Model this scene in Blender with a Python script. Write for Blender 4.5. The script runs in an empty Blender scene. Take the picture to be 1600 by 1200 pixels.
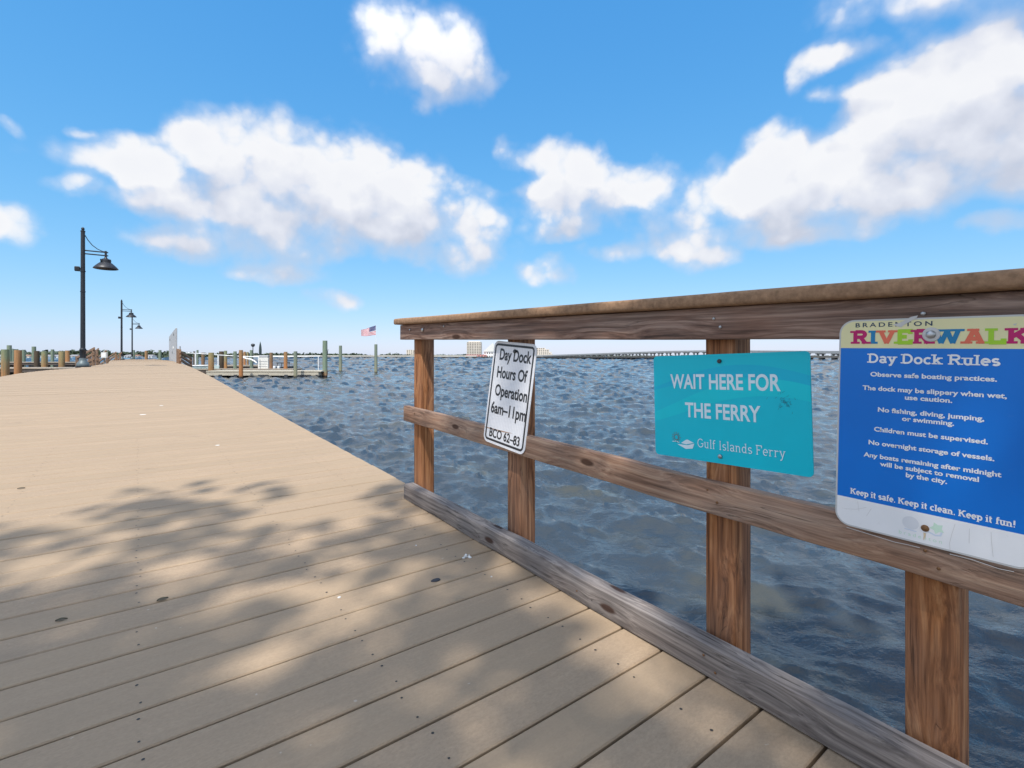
import bpy, bmesh, math, random
import numpy as np
from mathutils import Vector, Matrix, noise as mnoise
random.seed(7)
sc = bpy.context.scene
COL = sc.collection
R = math.radians

# ------------------------------------------------------------------ camera
F, HY, EYE = 775.0, 559.0, 1.7          # focal length and horizon of the photo (1600 px wide), eye height over water
cam = bpy.data.cameras.new('camera'); camo = bpy.data.objects.new('camera', cam); COL.objects.link(camo)
camo.location = (0, 0, EYE); camo.rotation_euler = (R(90), 0, 0)
cam.sensor_width = 36; cam.lens = 36 * F / 1600; cam.shift_y = -(600 - HY) / 1600
cam.clip_start = 0.05; cam.clip_end = 9000
sc.camera = camo
# ------------------------------------------------------------------ light
SUN = Vector((-0.10, -0.49, 0.866)).normalized()
SUN_STRENGTH, SKY_STRENGTH = 3.1, 0.13
sl = bpy.data.lights.new('sun', 'SUN'); sl.energy = SUN_STRENGTH; sl.angle = R(0.7); sl.color = (1.0, 0.95, 0.87)
slo = bpy.data.objects.new('sun', sl); COL.objects.link(slo); slo.location = (0, -20, 40)
slo.rotation_euler = SUN.to_track_quat('Z', 'Y').to_euler()
sc.view_settings.view_transform = 'Standard'; sc.view_settings.look = 'None'
sc.view_settings.exposure = 0.66; sc.view_settings.gamma = 1.0
try: sc.cycles.use_denoising = True
except Exception: pass

class NT:
    """small helper to wire shader nodes"""
    def __init__(s, tree): s.t = tree; s.n = tree.nodes; s.l = tree.links
    def node(s, kind, **kw):
        x = s.n.new(kind)
        for k, v in kw.items(): setattr(x, k, v)
        return x
    def put(s, sock, v):
        if isinstance(v, bpy.types.NodeSocket): s.l.new(v, sock)
        elif isinstance(v, bpy.types.Node): s.l.new(v.outputs[0], sock)
        elif v is not None:
            if hasattr(sock.default_value, '__len__') and len(sock.default_value) == 4 and len(v) == 3: v = (*v, 1)
            sock.default_value = v
    def math(s, op, a, b=None, c=None, clamp=False):
        x = s.node('ShaderNodeMath', operation=op, use_clamp=clamp)
        for i, v in enumerate((a, b, c)):
            if v is not None: s.put(x.inputs[i], v)
        return x.outputs[0]
    def vec(s, op, a, b=None, c=None):
        x = s.node('ShaderNodeVectorMath', operation=op)
        for i, v in enumerate((a, b, c)):
            if v is not None: s.put(x.inputs[i], v)
        return x.outputs['Value'] if op in ('DOT_PRODUCT', 'LENGTH', 'DISTANCE') else x.outputs[0]
    def noise(s, vec, scale=1, detail=4, rough=.5, dist=0, dims='3D'):
        x = s.node('ShaderNodeTexNoise'); x.noise_dimensions = dims
        if vec is not None: s.put(x.inputs['Vector'], vec)
        s.put(x.inputs['Scale'], scale); s.put(x.inputs['Detail'], detail)
        s.put(x.inputs['Roughness'], rough); s.put(x.inputs['Distortion'], dist)
        return x.outputs['Fac'] if 'Fac' in x.outputs else x.outputs[0]
    def ramp(s, fac, stops, mode='LINEAR'):
        x = s.node('ShaderNodeValToRGB'); cr = x.color_ramp; cr.interpolation = mode
        while len(cr.elements) < len(stops): cr.elements.new(.5)
        for e, (p, c) in zip(cr.elements, stops):
            e.position = p; e.color = (*c, 1) if len(c) == 3 else c
        s.put(x.inputs[0], fac); return x.outputs[0]
    def rng(s, v, a, b, c=0., d=1., smooth=False):
        x = s.node('ShaderNodeMapRange'); x.clamp = True
        if smooth: x.interpolation_type = 'SMOOTHSTEP'
        for i, q in enumerate((v, a, b, c, d)): s.put(x.inputs[i], q)
        return x.outputs[0]
    def mix(s, fac, a, b, blend='MIX'):
        x = s.node('ShaderNodeMix', data_type='RGBA', blend_type=blend)
        s.put(x.inputs[0], fac); s.put(x.inputs[6], a); s.put(x.inputs[7], b)
        return x.outputs[2]
    def bump(s, h, strength=.3, dist=.01, normal=None):
        x = s.node('ShaderNodeBump'); s.put(x.inputs['Strength'], strength); s.put(x.inputs['Distance'], dist)
        s.put(x.inputs['Height'], h)
        if normal is not None: s.put(x.inputs['Normal'], normal)
        return x.outputs[0]

# ------------------------------------------------------------------ sky: physical sky plus procedural clouds on the sky sphere
world = bpy.data.worlds.new('World'); sc.world = world; world.use_nodes = True
W = NT(world.node_tree); W.n.clear()
# cloud puffs as (x, y, rx, ry) seen from the pier, converted to azimuth and elevation
PUFFS = [(650,75,75,60),(715,100,55,60),(690,140,55,35),(610,40,50,40),
 (345,215,70,45),(300,235,45,35),(425,235,85,60),(500,260,80,60),(565,275,70,55),(615,305,60,55),(500,320,110,50),(600,350,90,40),(420,320,60,50),
 (310,320,95,26),(250,322,50,18),(650,365,90,32),(720,330,50,38),(760,380,50,42),(735,412,48,22),(300,377,80,24),(250,382,40,12),(440,385,75,22),(430,423,62,16),(340,260,40,30),
 (150,238,90,30),(205,262,60,24),(120,290,42,18),(240,275,60,20),(15,345,52,28),(-30,340,40,30),(8,185,26,12),(118,194,22,9),
 (520,461,42,14),(846,424,38,15),
 (853,236,52,24),(925,255,32,34),(900,300,65,45),(870,330,60,40),(840,300,55,16),(880,365,55,18),(1015,290,42,36),(985,315,30,20),
 (1050,360,60,40),(1090,390,70,26),(1000,398,70,16),(1120,400,40,16),
 (1150,275,70,50),(1215,230,50,36),(1130,320,60,40),(1230,290,90,70),(1320,250,80,60),(1290,330,110,45),(1400,200,80,55),(1450,180,50,40),(1380,290,90,40),(1370,150,40,30),(1440,110,60,50),(1480,240,50,30),
 (1520,100,90,60),(1590,130,70,60),(1560,220,90,60),(1500,290,110,30),(1620,250,80,60),(1300,365,70,14),(1580,350,62,14),(1690,180,90,90),
 (395,295,130,60),(550,325,130,55),(1240,300,140,65),(1440,235,140,80),(900,310,90,45),(1500,140,90,55),(1420,115,60,40),(1570,165,80,60),(1540,60,90,50),
 (1275,95,45,26),(1250,110,24,30),(1310,138,34,16),(1340,75,60,18),
 (1500,-60,200,60),(700,-90,110,40),(200,-160,160,40)]
grp = bpy.data.node_groups.new('cloud_density', 'ShaderNodeTree')
grp.interface.new_socket('Vector', in_out='INPUT', socket_type='NodeSocketVector')
grp.interface.new_socket('Density', in_out='OUTPUT', socket_type='NodeSocketFloat')
G = NT(grp); gi = G.node('NodeGroupInput'); go = G.node('NodeGroupOutput')
gv = G.vec('NORMALIZE', gi.outputs[0])
sep = G.node('ShaderNodeSeparateXYZ'); G.put(sep.inputs[0], gv)
# slight warp gives the puffs a torn outline
wn = G.node('ShaderNodeTexNoise'); G.put(wn.inputs['Vector'], gv); G.put(wn.inputs['Scale'], 7.0); G.put(wn.inputs['Detail'], 5.0)
warp = G.vec('MULTIPLY', G.vec('SUBTRACT', wn.outputs['Color'], (.5, .5, .5)), (.15, .09, 0))
az = G.math('ARCTAN2', sep.outputs[0], sep.outputs[1]); el = G.math('ARCSINE', sep.outputs[2])
cmb = G.node('ShaderNodeCombineXYZ'); G.put(cmb.inputs[0], az); G.put(cmb.inputs[1], el)
P = G.vec('ADD', cmb.outputs[0], warp)
tot = None
for (cx, cy, rx, ry) in PUFFS:
    a = math.atan((cx - 800) / F); e = math.atan((HY - cy) / F * math.cos(a))
    sa = F / (rx * 1.6) / math.cos(a) ** 2; se = F / (ry * 1.6) / math.cos(a) / math.cos(e) ** 2
    q = G.vec('MULTIPLY_ADD', P, (sa, se, 0), (-a * sa, -e * se, 0))
    d = G.math('SUBTRACT', 1.0, G.vec('DOT_PRODUCT', q, q), clamp=True)
    d = G.math('MULTIPLY', d, d)
    tot = d if tot is None else G.math('ADD', tot, d)
tot = G.math('MINIMUM', G.math('SQRT', tot), 1.6)
# unseen clouds added behind and overhead, cover set to whiten the ambient light
away = G.math('MAXIMUM', G.rng(G.math('ABSOLUTE', az), .95, 1.3), G.rng(el, .72, .9))
gen = G.math('MULTIPLY', G.rng(G.noise(gv, 2.2, 5, .55), .29, .47), away)
tot = G.math('MAXIMUM', tot, gen)
n1 = G.noise(gv, 13, 6, .52)
n2 = G.noise(gv, 5.5, 3, .5)
vb = G.node('ShaderNodeTexVoronoi'); vb.feature = 'F1'; G.put(vb.inputs['Vector'], G.vec('ADD', gv, G.vec('SCALE', wn.outputs['Color']))); vb.inputs['Scale'].default_value = 13
vb.inputs['Vector'].links[0].from_node.inputs[1].links[0].from_node.inputs['Scale'].default_value = .05
for nm_, v_ in (('Detail', 1.6), ('Roughness', .55), ('Lacunarity', 2.3)): vb.inputs[nm_].default_value = v_
billow = G.math('MULTIPLY', G.math('SUBTRACT', .64, vb.outputs['Distance']), .75)
nn = G.math('ADD', G.math('MULTIPLY', G.math('SUBTRACT', n1, .5), 1.2), G.math('MULTIPLY', G.math('SUBTRACT', n2, .5), .9))
has = G.rng(tot, 0., .3)
den = G.math('ADD', tot, G.math('MULTIPLY', G.math('ADD', nn, billow), has))
G.put(go.inputs[0], den)
tc = W.node('ShaderNodeTexCoord')
g1 = W.node('ShaderNodeGroup', node_tree=grp); W.put(g1.inputs[0], tc.outputs['Generated'])
g2 = W.node('ShaderNodeGroup', node_tree=grp)
W.put(g2.inputs[0], W.vec('ADD', tc.outputs['Generated'], (-.03, 0, .085)))
d1, d2 = g1.outputs[0], g2.outputs[0]
lit = W.rng(W.math('SUBTRACT', d1, d2), -.40, .80)
body = W.rng(d1, .5, 1.5)
alpha = W.rng(d1, .20, W.rng(W.math('SUBTRACT', d1, d2), -.1, .55, 1.45, 1.0), 0, .95, smooth=True)
alpha = W.math('MAXIMUM', alpha, W.rng(d1, .0, 1.0, 0, .55, smooth=True))      # thin veil round each cloud
shade = W.math('ADD', W.math('MULTIPLY', lit, .85), W.math('MULTIPLY', W.math('SUBTRACT', 1., body), .15))
ccol = W.ramp(shade, [(0, (.38, .40, .465)), (.5, (.50, .512, .56)), (1, (.63, .625, .625))])
sky = W.node('ShaderNodeTexSky', sky_type='NISHITA', sun_disc=False)
sky.sun_elevation = math.asin(SUN.z); sky.sun_rotation = math.atan2(SUN.x, SUN.y)
sky.altitude = 0; sky.air_density = 1.0; sky.dust_density = .35; sky.ozone_density = 1.6
sk = W.node('ShaderNodeSeparateColor'); W.put(sk.inputs[0], sky.outputs[0]); KS = SKY_STRENGTH * 1.19
hs = W.node('ShaderNodeCombineColor')        # clear subtropical air: deeper azure overhead, blue-white at the horizon
for i, (ga, gg) in enumerate(((.52, 1.08), (.60, .58), (.78, .33))):
    W.put(hs.inputs[i], W.math('MULTIPLY', W.math('POWER', W.math('MULTIPLY', sk.outputs[i], KS), gg), ga / KS))
cs = W.vec('SCALE', ccol); 
csn = cs.node                                   # clouds towards the sun are brightened to lift the ambient light
dsun = W.vec('DOT_PRODUCT', tc.outputs['Generated'], tuple(SUN))
W.put(csn.inputs['Scale'], W.math('MULTIPLY', W.math('MULTIPLY_ADD', W.math('MAXIMUM', dsun, 0.), 1.75, 1.), 1 / SKY_STRENGTH))
mixc = W.mix(alpha, hs.outputs[0], cs)
bg = W.node('ShaderNodeBackground'); W.put(bg.inputs[0], mixc); bg.inputs[1].default_value = SKY_STRENGTH
wo = W.node('ShaderNodeOutputWorld'); W.l.new(bg.outputs[0], wo.inputs[0])
try: world.cycles.sampling_method = 'MANUAL'; world.cycles.sample_map_resolution = 512
except Exception: pass

# ------------------------------------------------------------------ geometry of the place
_L = math.hypot(586, 775)
U = Vector((-586 / _L, 775 / _L, 0))        # along the pier, away
N = Vector((775 / _L, 586 / _L, 0))         # across the pier, to the right, over the water
A0 = 1.2304                                 # distance of the toe board's face from the camera's line along the pier
PROF = [(-60, .72), (-6, .72), (-2, .755), (2.65, .886), (5.3, .966), (8, 1.06), (11.5, 1.19), (14, 1.275), (18.4, 1.395), (23, 1.48), (28, 1.53), (34, 1.55), (200, 1.55)]
def deck_z(t):
    for (t0, z0), (t1, z1) in zip(PROF, PROF[1:]):
        if t <= t1: return z0 + (z1 - z0) * (t - t0) / (t1 - t0)
    return PROF[-1][1]
def fr(a, t, z): return N * a + U * t + Vector((0, 0, z))
def on(a, t, dz=0): return fr(a, t, deck_z(t) + dz)
def ramp(t): return .81 + .0288 * t          # the railing follows the straight lower part of the ramp
def at(px, py, Z): return Vector(((px - 800) / F * Z, Z, EYE - (py - HY) / F * Z))
def deck_hit(px, py):
    q, dr = (px - 800) / F, (py - HY) / F
    lo = None
    for i in range(1, 12000):
        s = i * .005
        t = s * (q * U.x + U.y)
        if EYE - dr * s <= deck_z(t): return Vector((q * s, s, deck_z(t)))
    return Vector((q * 60, 60, 1.55))
def rail_hit(px, py, w):
    a = A0 + w; q = (px - 800) / F
    t = (N.x * a - q * N.y * a) / (q * U.y - U.x)
    Y = N.y * a + U.y * t
    return Vector((q * Y, Y, EYE - (py - HY) / F * Y))

# ------------------------------------------------------------------ object helpers
def tag(o, label=None, cat=None, group=None, kind=None):
    if label: o['label'] = label
    if cat: o['category'] = cat
    if group: o['group'] = group
    if kind: o['kind'] = kind
    return o
def empty(name, loc, label, cat, group=None, rz=0):
    o = bpy.data.objects.new(name, None); COL.objects.link(o); o.location = loc; o.rotation_euler = (0, 0, rz)
    o.empty_display_size = .1
    return tag(o, label, cat, group)
def adopt(o, root):
    if root is not None:
        o.parent = root
        M = root.matrix_basis.copy()
        if root.parent is not None: M = root.parent.matrix_basis @ root.matrix_parent_inverse @ M if False else world_of(root)
        o.matrix_parent_inverse = M.inverted()
    return o
def world_of(o):
    if o.parent is None: return o.matrix_basis.copy()
    return world_of(o.parent) @ o.matrix_parent_inverse @ o.matrix_basis
def link(name, bm, mats, parent=None, M=None, smooth=None):
    me = bpy.data.meshes.new(name)
    if isinstance(bm, bmesh.types.BMesh):
        bmesh.ops.recalc_face_normals(bm, faces=bm.faces[:])
        bm.to_mesh(me); bm.free()
    else: me = bm
    for m in (mats if isinstance(mats, (list, tuple)) else [mats]): me.materials.append(m)
    if smooth is not None:
        me.shade_smooth()
        try: me.set_sharp_from_angle(angle=R(smooth))
        except Exception: pass
    o = bpy.data.objects.new(name, me); COL.objects.link(o)
    if M is not None: o.matrix_basis = M
    if parent is not None: adopt(o, parent)
    return o
def axes(x, y, z, loc):
    M = Matrix((x, y, z)).transposed().to_4x4(); M.translation = loc; return M
def bx(bm, c, s, M=None, mi=0, bev=0):
    m = Matrix.Translation(c) @ Matrix.Diagonal((s[0], s[1], s[2], 1))
    if M is not None: m = M @ m
    r = bmesh.ops.create_cube(bm, size=1, matrix=m)
    vs = r['verts']; fs = {f for v in vs for f in v.link_faces}
    for f in fs: f.material_index = mi
    if bev:
        es = list({e for v in vs for e in v.link_edges})
        bmesh.ops.bevel(bm, geom=es, offset=bev, segments=2, affect='EDGES', profile=.5)
    return bm
def tube(bm, p0, p1, r0, r1=None, seg=10, mi=0, caps=True):
    p0, p1 = Vector(p0), Vector(p1); r1 = r0 if r1 is None else r1
    d = (p1 - p0).normalized(); x = d.orthogonal().normalized(); y = d.cross(x)
    A, B = [], []
    for i in range(seg):
        c, s = math.cos(2 * math.pi * i / seg), math.sin(2 * math.pi * i / seg)
        A.append(bm.verts.new(p0 + (x * c + y * s) * r0)); B.append(bm.verts.new(p1 + (x * c + y * s) * r1))
    for i in range(seg):
        f = bm.faces.new((A[i], A[(i + 1) % seg], B[(i + 1) % seg], B[i])); f.material_index = mi
    if caps:
        bm.faces.new(A[::-1]).material_index = mi; bm.faces.new(B).material_index = mi
    return bm
def pipe(bm, pts, r, seg=8, mi=0):
    for a, b in zip(pts, pts[1:]): tube(bm, a, b, r, seg=seg, mi=mi)
    return bm
def lathe(bm, prof, c=(0, 0, 0), seg=20, mi=0):
    rings = []
    for (r, z) in prof:
        rings.append([bm.verts.new((c[0] + r * math.cos(2 * math.pi * i / seg), c[1] + r * math.sin(2 * math.pi * i / seg), c[2] + z)) for i in range(seg)])
    for A, B in zip(rings, rings[1:]):
        for i in range(seg):
            bm.faces.new((A[i], A[(i + 1) % seg], B[(i + 1) % seg], B[i])).material_index = mi
    bm.faces.new(rings[0][::-1]).material_index = mi; bm.faces.new(rings[-1]).material_index = mi
    return bm
def BM(): return bmesh.new()
def poly(bm, pts, mi=0):
    f = bm.faces.new([bm.verts.new(p) for p in pts]); f.material_index = mi; return f
def copy_tree(o, parent=None):
    c = o.copy(); COL.objects.link(c)
    if parent is not None: c.parent = parent
    for ch in [k for k in bpy.data.objects if k.parent is o]: copy_tree(ch, c)
    return c

# ------------------------------------------------------------------ materials
def mat(name, col, rough=.6, metal=0., var=.15, scale=6., bump=.1, spec=None, col2=None):
    m = bpy.data.materials.new(name); m.use_nodes = True; T = NT(m.node_tree)
    b = T.n['Principled BSDF']; tcn = T.node('ShaderNodeTexCoord')
    n = T.noise(tcn.outputs['Object'], scale, 6, .6)
    c2 = col2 if col2 else tuple(min(1, c * (1 + var)) for c in col); c1 = tuple(c * (1 - var) for c in col) if not col2 else col
    T.put(b.inputs['Base Color'], T.mix(T.rng(n, .3, .7), c1, c2))
    b.inputs['Metallic'].default_value = metal
    T.put(b.inputs['Roughness'], T.rng(T.noise(tcn.outputs['Object'], scale * 3, 3), .3, .7, max(0, rough - .08), min(1, rough + .08)))
    if spec is not None: b.inputs['Specular IOR Level'].default_value = spec
    if bump: T.put(b.inputs['Normal'], T.bump(T.noise(tcn.outputs['Object'], scale * 8, 4), bump, .004))
    return m
def wood(name, dark, mid, light, grey=(.22, .20, .185), greyness=.35, along=1.0, knots=True, crack=.5, rough=.8):
    """weathered lumber: grain runs along the object's own X axis"""
    m = bpy.data.materials.new(name); m.use_nodes = True; T = NT(m.node_tree); b = T.n['Principled BSDF']
    tcn = T.node('ShaderNodeTexCoord'); oi = T.node('ShaderNodeObjectInfo')
    off = T.node('ShaderNodeCombineXYZ'); 
    for i in range(3): T.put(off.inputs[i], T.math('MULTIPLY', oi.outputs['Random'], (37., 3.1, 1.7)[i]))
    p = T.vec('ADD', tcn.outputs['Object'], off.outputs[0])
    # knots bend the grain around them
    vor = T.node('ShaderNodeTexVoronoi'); vor.feature = 'F1'
    vor.voronoi_dimensions = '2D'; vs_ = T.node('ShaderNodeSeparateXYZ'); T.put(vs_.inputs[0], p); vc_ = T.node('ShaderNodeCombineXYZ')
    T.put(vc_.inputs[0], T.math('MULTIPLY', vs_.outputs[0], 3.2 * along)); T.put(vc_.inputs[1], T.math('MULTIPLY', T.math('ADD', vs_.outputs[1], vs_.outputs[2]), 9.))
    T.put(vor.inputs['Vector'], vc_.outputs[0]); T.put(vor.inputs['Scale'], 1.0)
    kd = vor.outputs['Distance']
    near = T.rng(kd, .05, .5, 1., 0., smooth=True)
    bend = T.math('MULTIPLY', near, .014 if knots else .004)
    bc = T.node('ShaderNodeCombineXYZ'); T.put(bc.inputs[1], bend); T.put(bc.inputs[2], bend)
    p2 = T.vec('ADD', p, bc.outputs[0])
    slow = T.noise(T.vec('MULTIPLY', p2, (1.1, 9, 9)), 1, 4, .5, .25)
    p3c = T.node('ShaderNodeCombineXYZ'); w2 = T.math('MULTIPLY', T.math('SUBTRACT', slow, .5), .032)
    T.put(p3c.inputs[1], w2); T.put(p3c.inputs[2], w2)
    p3 = T.vec('ADD', p2, p3c.outputs[0])
    grain = T.noise(T.vec('MULTIPLY', p3, (2.2, 75, 75)), 1, 7, .62, .3)
    fine = T.noise(T.vec('MULTIPLY', p3, (7, 330, 330)), 1, 4, .6)
    c = T.ramp(grain, [(.30, dark), (.48, mid), (.66, light)])
    c = T.mix(T.rng(fine, .35, .7, .0, .45), c, dark)
    patch = T.noise(T.vec('MULTIPLY', p, (1.6, 7, 7)), 1, 5, .6)
    gf = T.math('MULTIPLY', T.rng(patch, .36, .62), greyness)
    gcol = T.mix(T.rng(grain, .35, .65), tuple(x * .55 for x in grey), tuple(x * 1.25 for x in grey))
    c = T.mix(gf, c, gcol)
    if knots:
        kk = T.rng(kd, .07, .14, 1, 0, smooth=True)
        sel = T.math('GREATER_THAN', T.node('ShaderNodeSeparateColor').outputs[0] if False else vor.outputs['Color'], .55)
        sp = T.node('ShaderNodeSeparateColor'); T.put(sp.inputs[0], vor.outputs['Color'])
        sel = T.math('GREATER_THAN', sp.outputs[0], .72)
        c = T.mix(T.math('MULTIPLY', T.math('MULTIPLY', kk, sel), .9), c, (.045, .018, .01))
    cr = T.noise(T.vec('MULTIPLY', p3, (.9, 42, 42)), 1, 3, .5, .2)
    ck = T.rng(T.math('ABSOLUTE', T.math('SUBTRACT', cr, .5)), .0, .011, 1, 0)
    ck = T.math('MULTIPLY', ck, T.rng(patch, .45, .55))
    c = T.mix(T.math('MULTIPLY', ck, crack), c, (.018, .013, .010))
    T.put(b.inputs['Base Color'], c); b.inputs['Roughness'].default_value = rough
    b.inputs['Specular IOR Level'].default_value = .25
    h = T.math('SUBTRACT', T.math('ADD', T.math('MULTIPLY', grain, .8), T.math('MULTIPLY', fine, .35)), T.math('MULTIPLY', ck, 1.2))
    T.put(b.inputs['Normal'], T.bump(h, .55, .004))
    return m
M_POST = wood('post_wood', (.075, .028, .012), (.32, .125, .046), (.52, .245, .105), greyness=.28)
M_RAIL = wood('rail_wood', (.11, .06, .038), (.33, .185, .118), (.48, .31, .205), greyness=.5, grey=(.25, .215, .19))
M_FASC = wood('fascia_wood', (.065, .040, .032), (.26, .148, .108), (.46, .31, .24), greyness=.6, grey=(.23, .195, .175), along=.8)
M_CAP = mat('composite_cap', (.31, .19, .115), .85, var=.3, scale=60, bump=.4, spec=.2)
M_TOE = wood('toe_wood', (.07, .055, .05), (.20, .165, .145), (.38, .325, .285), greyness=.85, grey=(.21, .19, .18), crack=.8)
M_STEP = wood('stair_wood', (.10, .05, .03), (.23, .13, .075), (.36, .23, .14), greyness=.3)
M_OLDW = wood('dock_wood', (.16, .12, .085), (.33, .27, .20), (.46, .39, .30), greyness=.5, grey=(.35, .33, .30))
M_PALEW = wood('pale_fascia', (.26, .22, .16), (.47, .43, .34), (.60, .56, .46), greyness=.3, grey=(.45, .43, .38))
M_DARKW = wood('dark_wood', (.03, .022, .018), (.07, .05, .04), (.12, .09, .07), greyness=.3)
M_STEEL = mat('galvanised_steel', (.42, .43, .44), .35, .9, scale=60)
M_RUST = mat('rusty_steel', (.12, .05, .02), .6, .5, col2=(.28, .15, .07), scale=200)
M_BLACK = mat('black_metal', (.018, .021, .027), .45, .2, scale=10)
M_LAMPBASE = mat('lamp_base_metal', (.10, .13, .14), .5, .2, scale=12)
M_WHITE = mat('white_paint', (.78, .78, .76), .5, var=.05)
M_OFFW = mat('offwhite_plastic', (.62, .62, .58), .5, var=.08)
M_GREY = mat('grey_panel', (.36, .37, .38), .55, .1, var=.08, scale=2)
M_DGREY = mat('dark_grey', (.04, .045, .05), .6)
M_TEALB = mat('pale_teal_hull', (.50, .62, .62), .3, var=.06)
M_GLASS = mat('dark_glass', (.03, .04, .05), .15)
M_DKGREEN = mat('dark_green_canvas', (.025, .045, .045), .8)

def deck_material():
    m = bpy.data.materials.new('deck_boards'); m.use_nodes = True; T = NT(m.node_tree); b = T.n['Principled BSDF']
    tcn = T.node('ShaderNodeTexCoord'); geo = T.node('ShaderNodeNewGeometry'); o = tcn.outputs['Object']
    isl = geo.outputs['Random Per Island']
    shift = T.node('ShaderNodeCombineXYZ'); T.put(shift.inputs[0], T.math('MULTIPLY', isl, 91.))
    p = T.vec('ADD', o, shift.outputs[0])
    streak = T.noise(T.vec('MULTIPLY', p, (3.2, 60, 60)), 1, 5, .6)
    blot = T.noise(T.vec('MULTIPLY', p, (1.3, 3.5, 3.5)), 1, 5, .6)
    speck = T.noise(T.vec('MULTIPLY', p, (.55, 1, 1)), 170, 4, .75)
    c = T.mix(T.rng(streak, .3, .7), (.365, .265, .178), (.440, .326, .220))
    c = T.mix(T.rng(blot, .35, .65, 0, .55), c, (.322, .245, .172))
    c = T.mix(T.rng(speck, .38, .68, 0, .62), c, (.25, .185, .125))
    c = T.mix(T.math('MULTIPLY', T.rng(isl, 0, 1), .6), c, (.32, .240, .160))
    stain = T.noise(o, 5.5, 3, .5)
    c = T.mix(T.rng(stain, .66, .74, 0, .22), c, (.20, .16, .12))
    wsp = T.noise(o, 48, 1, .5)
    c = T.mix(T.rng(wsp, .80, .83, 0, .35), c, (.6, .55, .48))
    T.put(b.inputs['Base Color'], c); b.inputs['Roughness'].default_value = .8; b.inputs['Specular IOR Level'].default_value = .22
    h = T.math('ADD', T.math('MULTIPLY', streak, .5), T.math('MULTIPLY', speck, .6))
    T.put(b.inputs['Normal'], T.bump(h, .35, .0025))
    return m
M_DECK = deck_material()

def water_material():
    m = bpy.data.materials.new('river_water'); m.use_nodes = True; T = NT(m.node_tree); b = T.n['Principled BSDF']
    tcn = T.node('ShaderNodeTexCoord'); o = tcn.outputs['Object']
    blot = T.noise(o, .9, 4, .6)
    c = T.mix(T.rng(blot, .50, .74), (.036, .049, .062), (.072, .072, .055))
    T.put(b.inputs['Base Color'], c); b.inputs['Roughness'].default_value = .07; b.inputs['IOR'].default_value = 1.33
    b.inputs['Specular IOR Level'].default_value = .5
    q = T.vec('MULTIPLY', o, (1.0, 1.35, 1.0))
    n1 = T.noise(q, 2.6, 5, .6, .4); n2 = T.noise(q, 11., 4, .6, .3)
    nb = T.bump(n1, .4, .03); nb2 = T.bump(n2, .8, .018, nb)
    T.put(b.inputs['Normal'], nb2)
    return m
M_WATER = water_material()

def piling_material(name, top, base, split=1.2, soft=.5):
    """treated timber pile: one colour above, another below, black at the waterline"""
    m = bpy.data.materials.new(name); m.use_nodes = True; T = NT(m.node_tree); b = T.n['Principled BSDF']
    tcn = T.node('ShaderNodeTexCoord'); geo = T.node('ShaderNodeNewGeometry'); oi = T.node('ShaderNodeObjectInfo')
    o = tcn.outputs['Object']; s = T.node('ShaderNodeSeparateXYZ'); T.put(s.inputs[0], geo.outputs['Position'])
    off = T.node('ShaderNodeCombineXYZ'); T.put(off.inputs[2], T.math('MULTIPLY', oi.outputs['Random'], 50))
    p = T.vec('ADD', o, off.outputs[0])
    n = T.noise(T.vec('MULTIPLY', p, (7, 7, 1.3)), 1, 5, .6)
    z = T.math('ADD', s.outputs[2], T.math('MULTIPLY', T.math('SUBTRACT', n, .5), 1.6))
    f = T.rng(z, split - soft, split + soft)
    g = T.noise(T.vec('MULTIPLY', p, (34, 34, 1.5)), 1, 5, .6)
    c = T.mix(f, base, top); c = T.mix(T.rng(g, .35, .7, 0, .55), c, tuple(x * .45 for x in top))
    wet = T.rng(s.outputs[2], .12, .28, 1, 0)
    c = T.mix(wet, c, (.03, .022, .016))
    T.put(b.inputs['Base Color'], c); b.inputs['Roughness'].default_value = .85
    T.put(b.inputs['Normal'], T.bump(g, .5, .02))
    return m
PM = {'green': piling_material('green_pile', (.20, .25, .18), (.24, .25, .17), .2),
      'mix': piling_material('green_orange_pile', (.22, .25, .14), (.40, .19, .07), 1.55, .45),
      'yellow': piling_material('yellow_pile', (.30, .25, .12), (.36, .18, .07), 1.5, .5),
      'orange': piling_material('orange_pile', (.36, .20, .09), (.42, .17, .055), 1.4, .6),
      'dark': piling_material('dark_pile', (.085, .06, .035), (.05, .032, .02), 1.2),
      'brown': piling_material('brown_pile', (.22, .14, .08), (.28, .14, .07), 1.2),
      'tall': piling_material('tall_green_pile', (.19, .25, .175), (.40, .20, .09), .55, .25),
      'tall2': piling_material('tall_pale_pile', (.20, .24, .18), (.30, .28, .18), 1.0, .8)}

def foliage(name, a, b_):
    m = bpy.data.materials.new(name); m.use_nodes = True; T = NT(m.node_tree); b = T.n['Principled BSDF']
    geo = T.node('ShaderNodeNewGeometry')
    T.put(b.inputs['Base Color'], T.mix(geo.outputs['Random Per Island'], a, b_)); b.inputs['Roughness'].default_value = .7
    return m
M_LEAF = foliage('oak_leaves', (.03, .055, .018), (.07, .11, .035))
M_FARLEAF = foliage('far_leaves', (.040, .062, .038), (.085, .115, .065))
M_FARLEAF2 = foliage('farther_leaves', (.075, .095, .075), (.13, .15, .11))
M_BARK = mat('bark', (.10, .075, .055), .9, scale=8, bump=.8)

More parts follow.
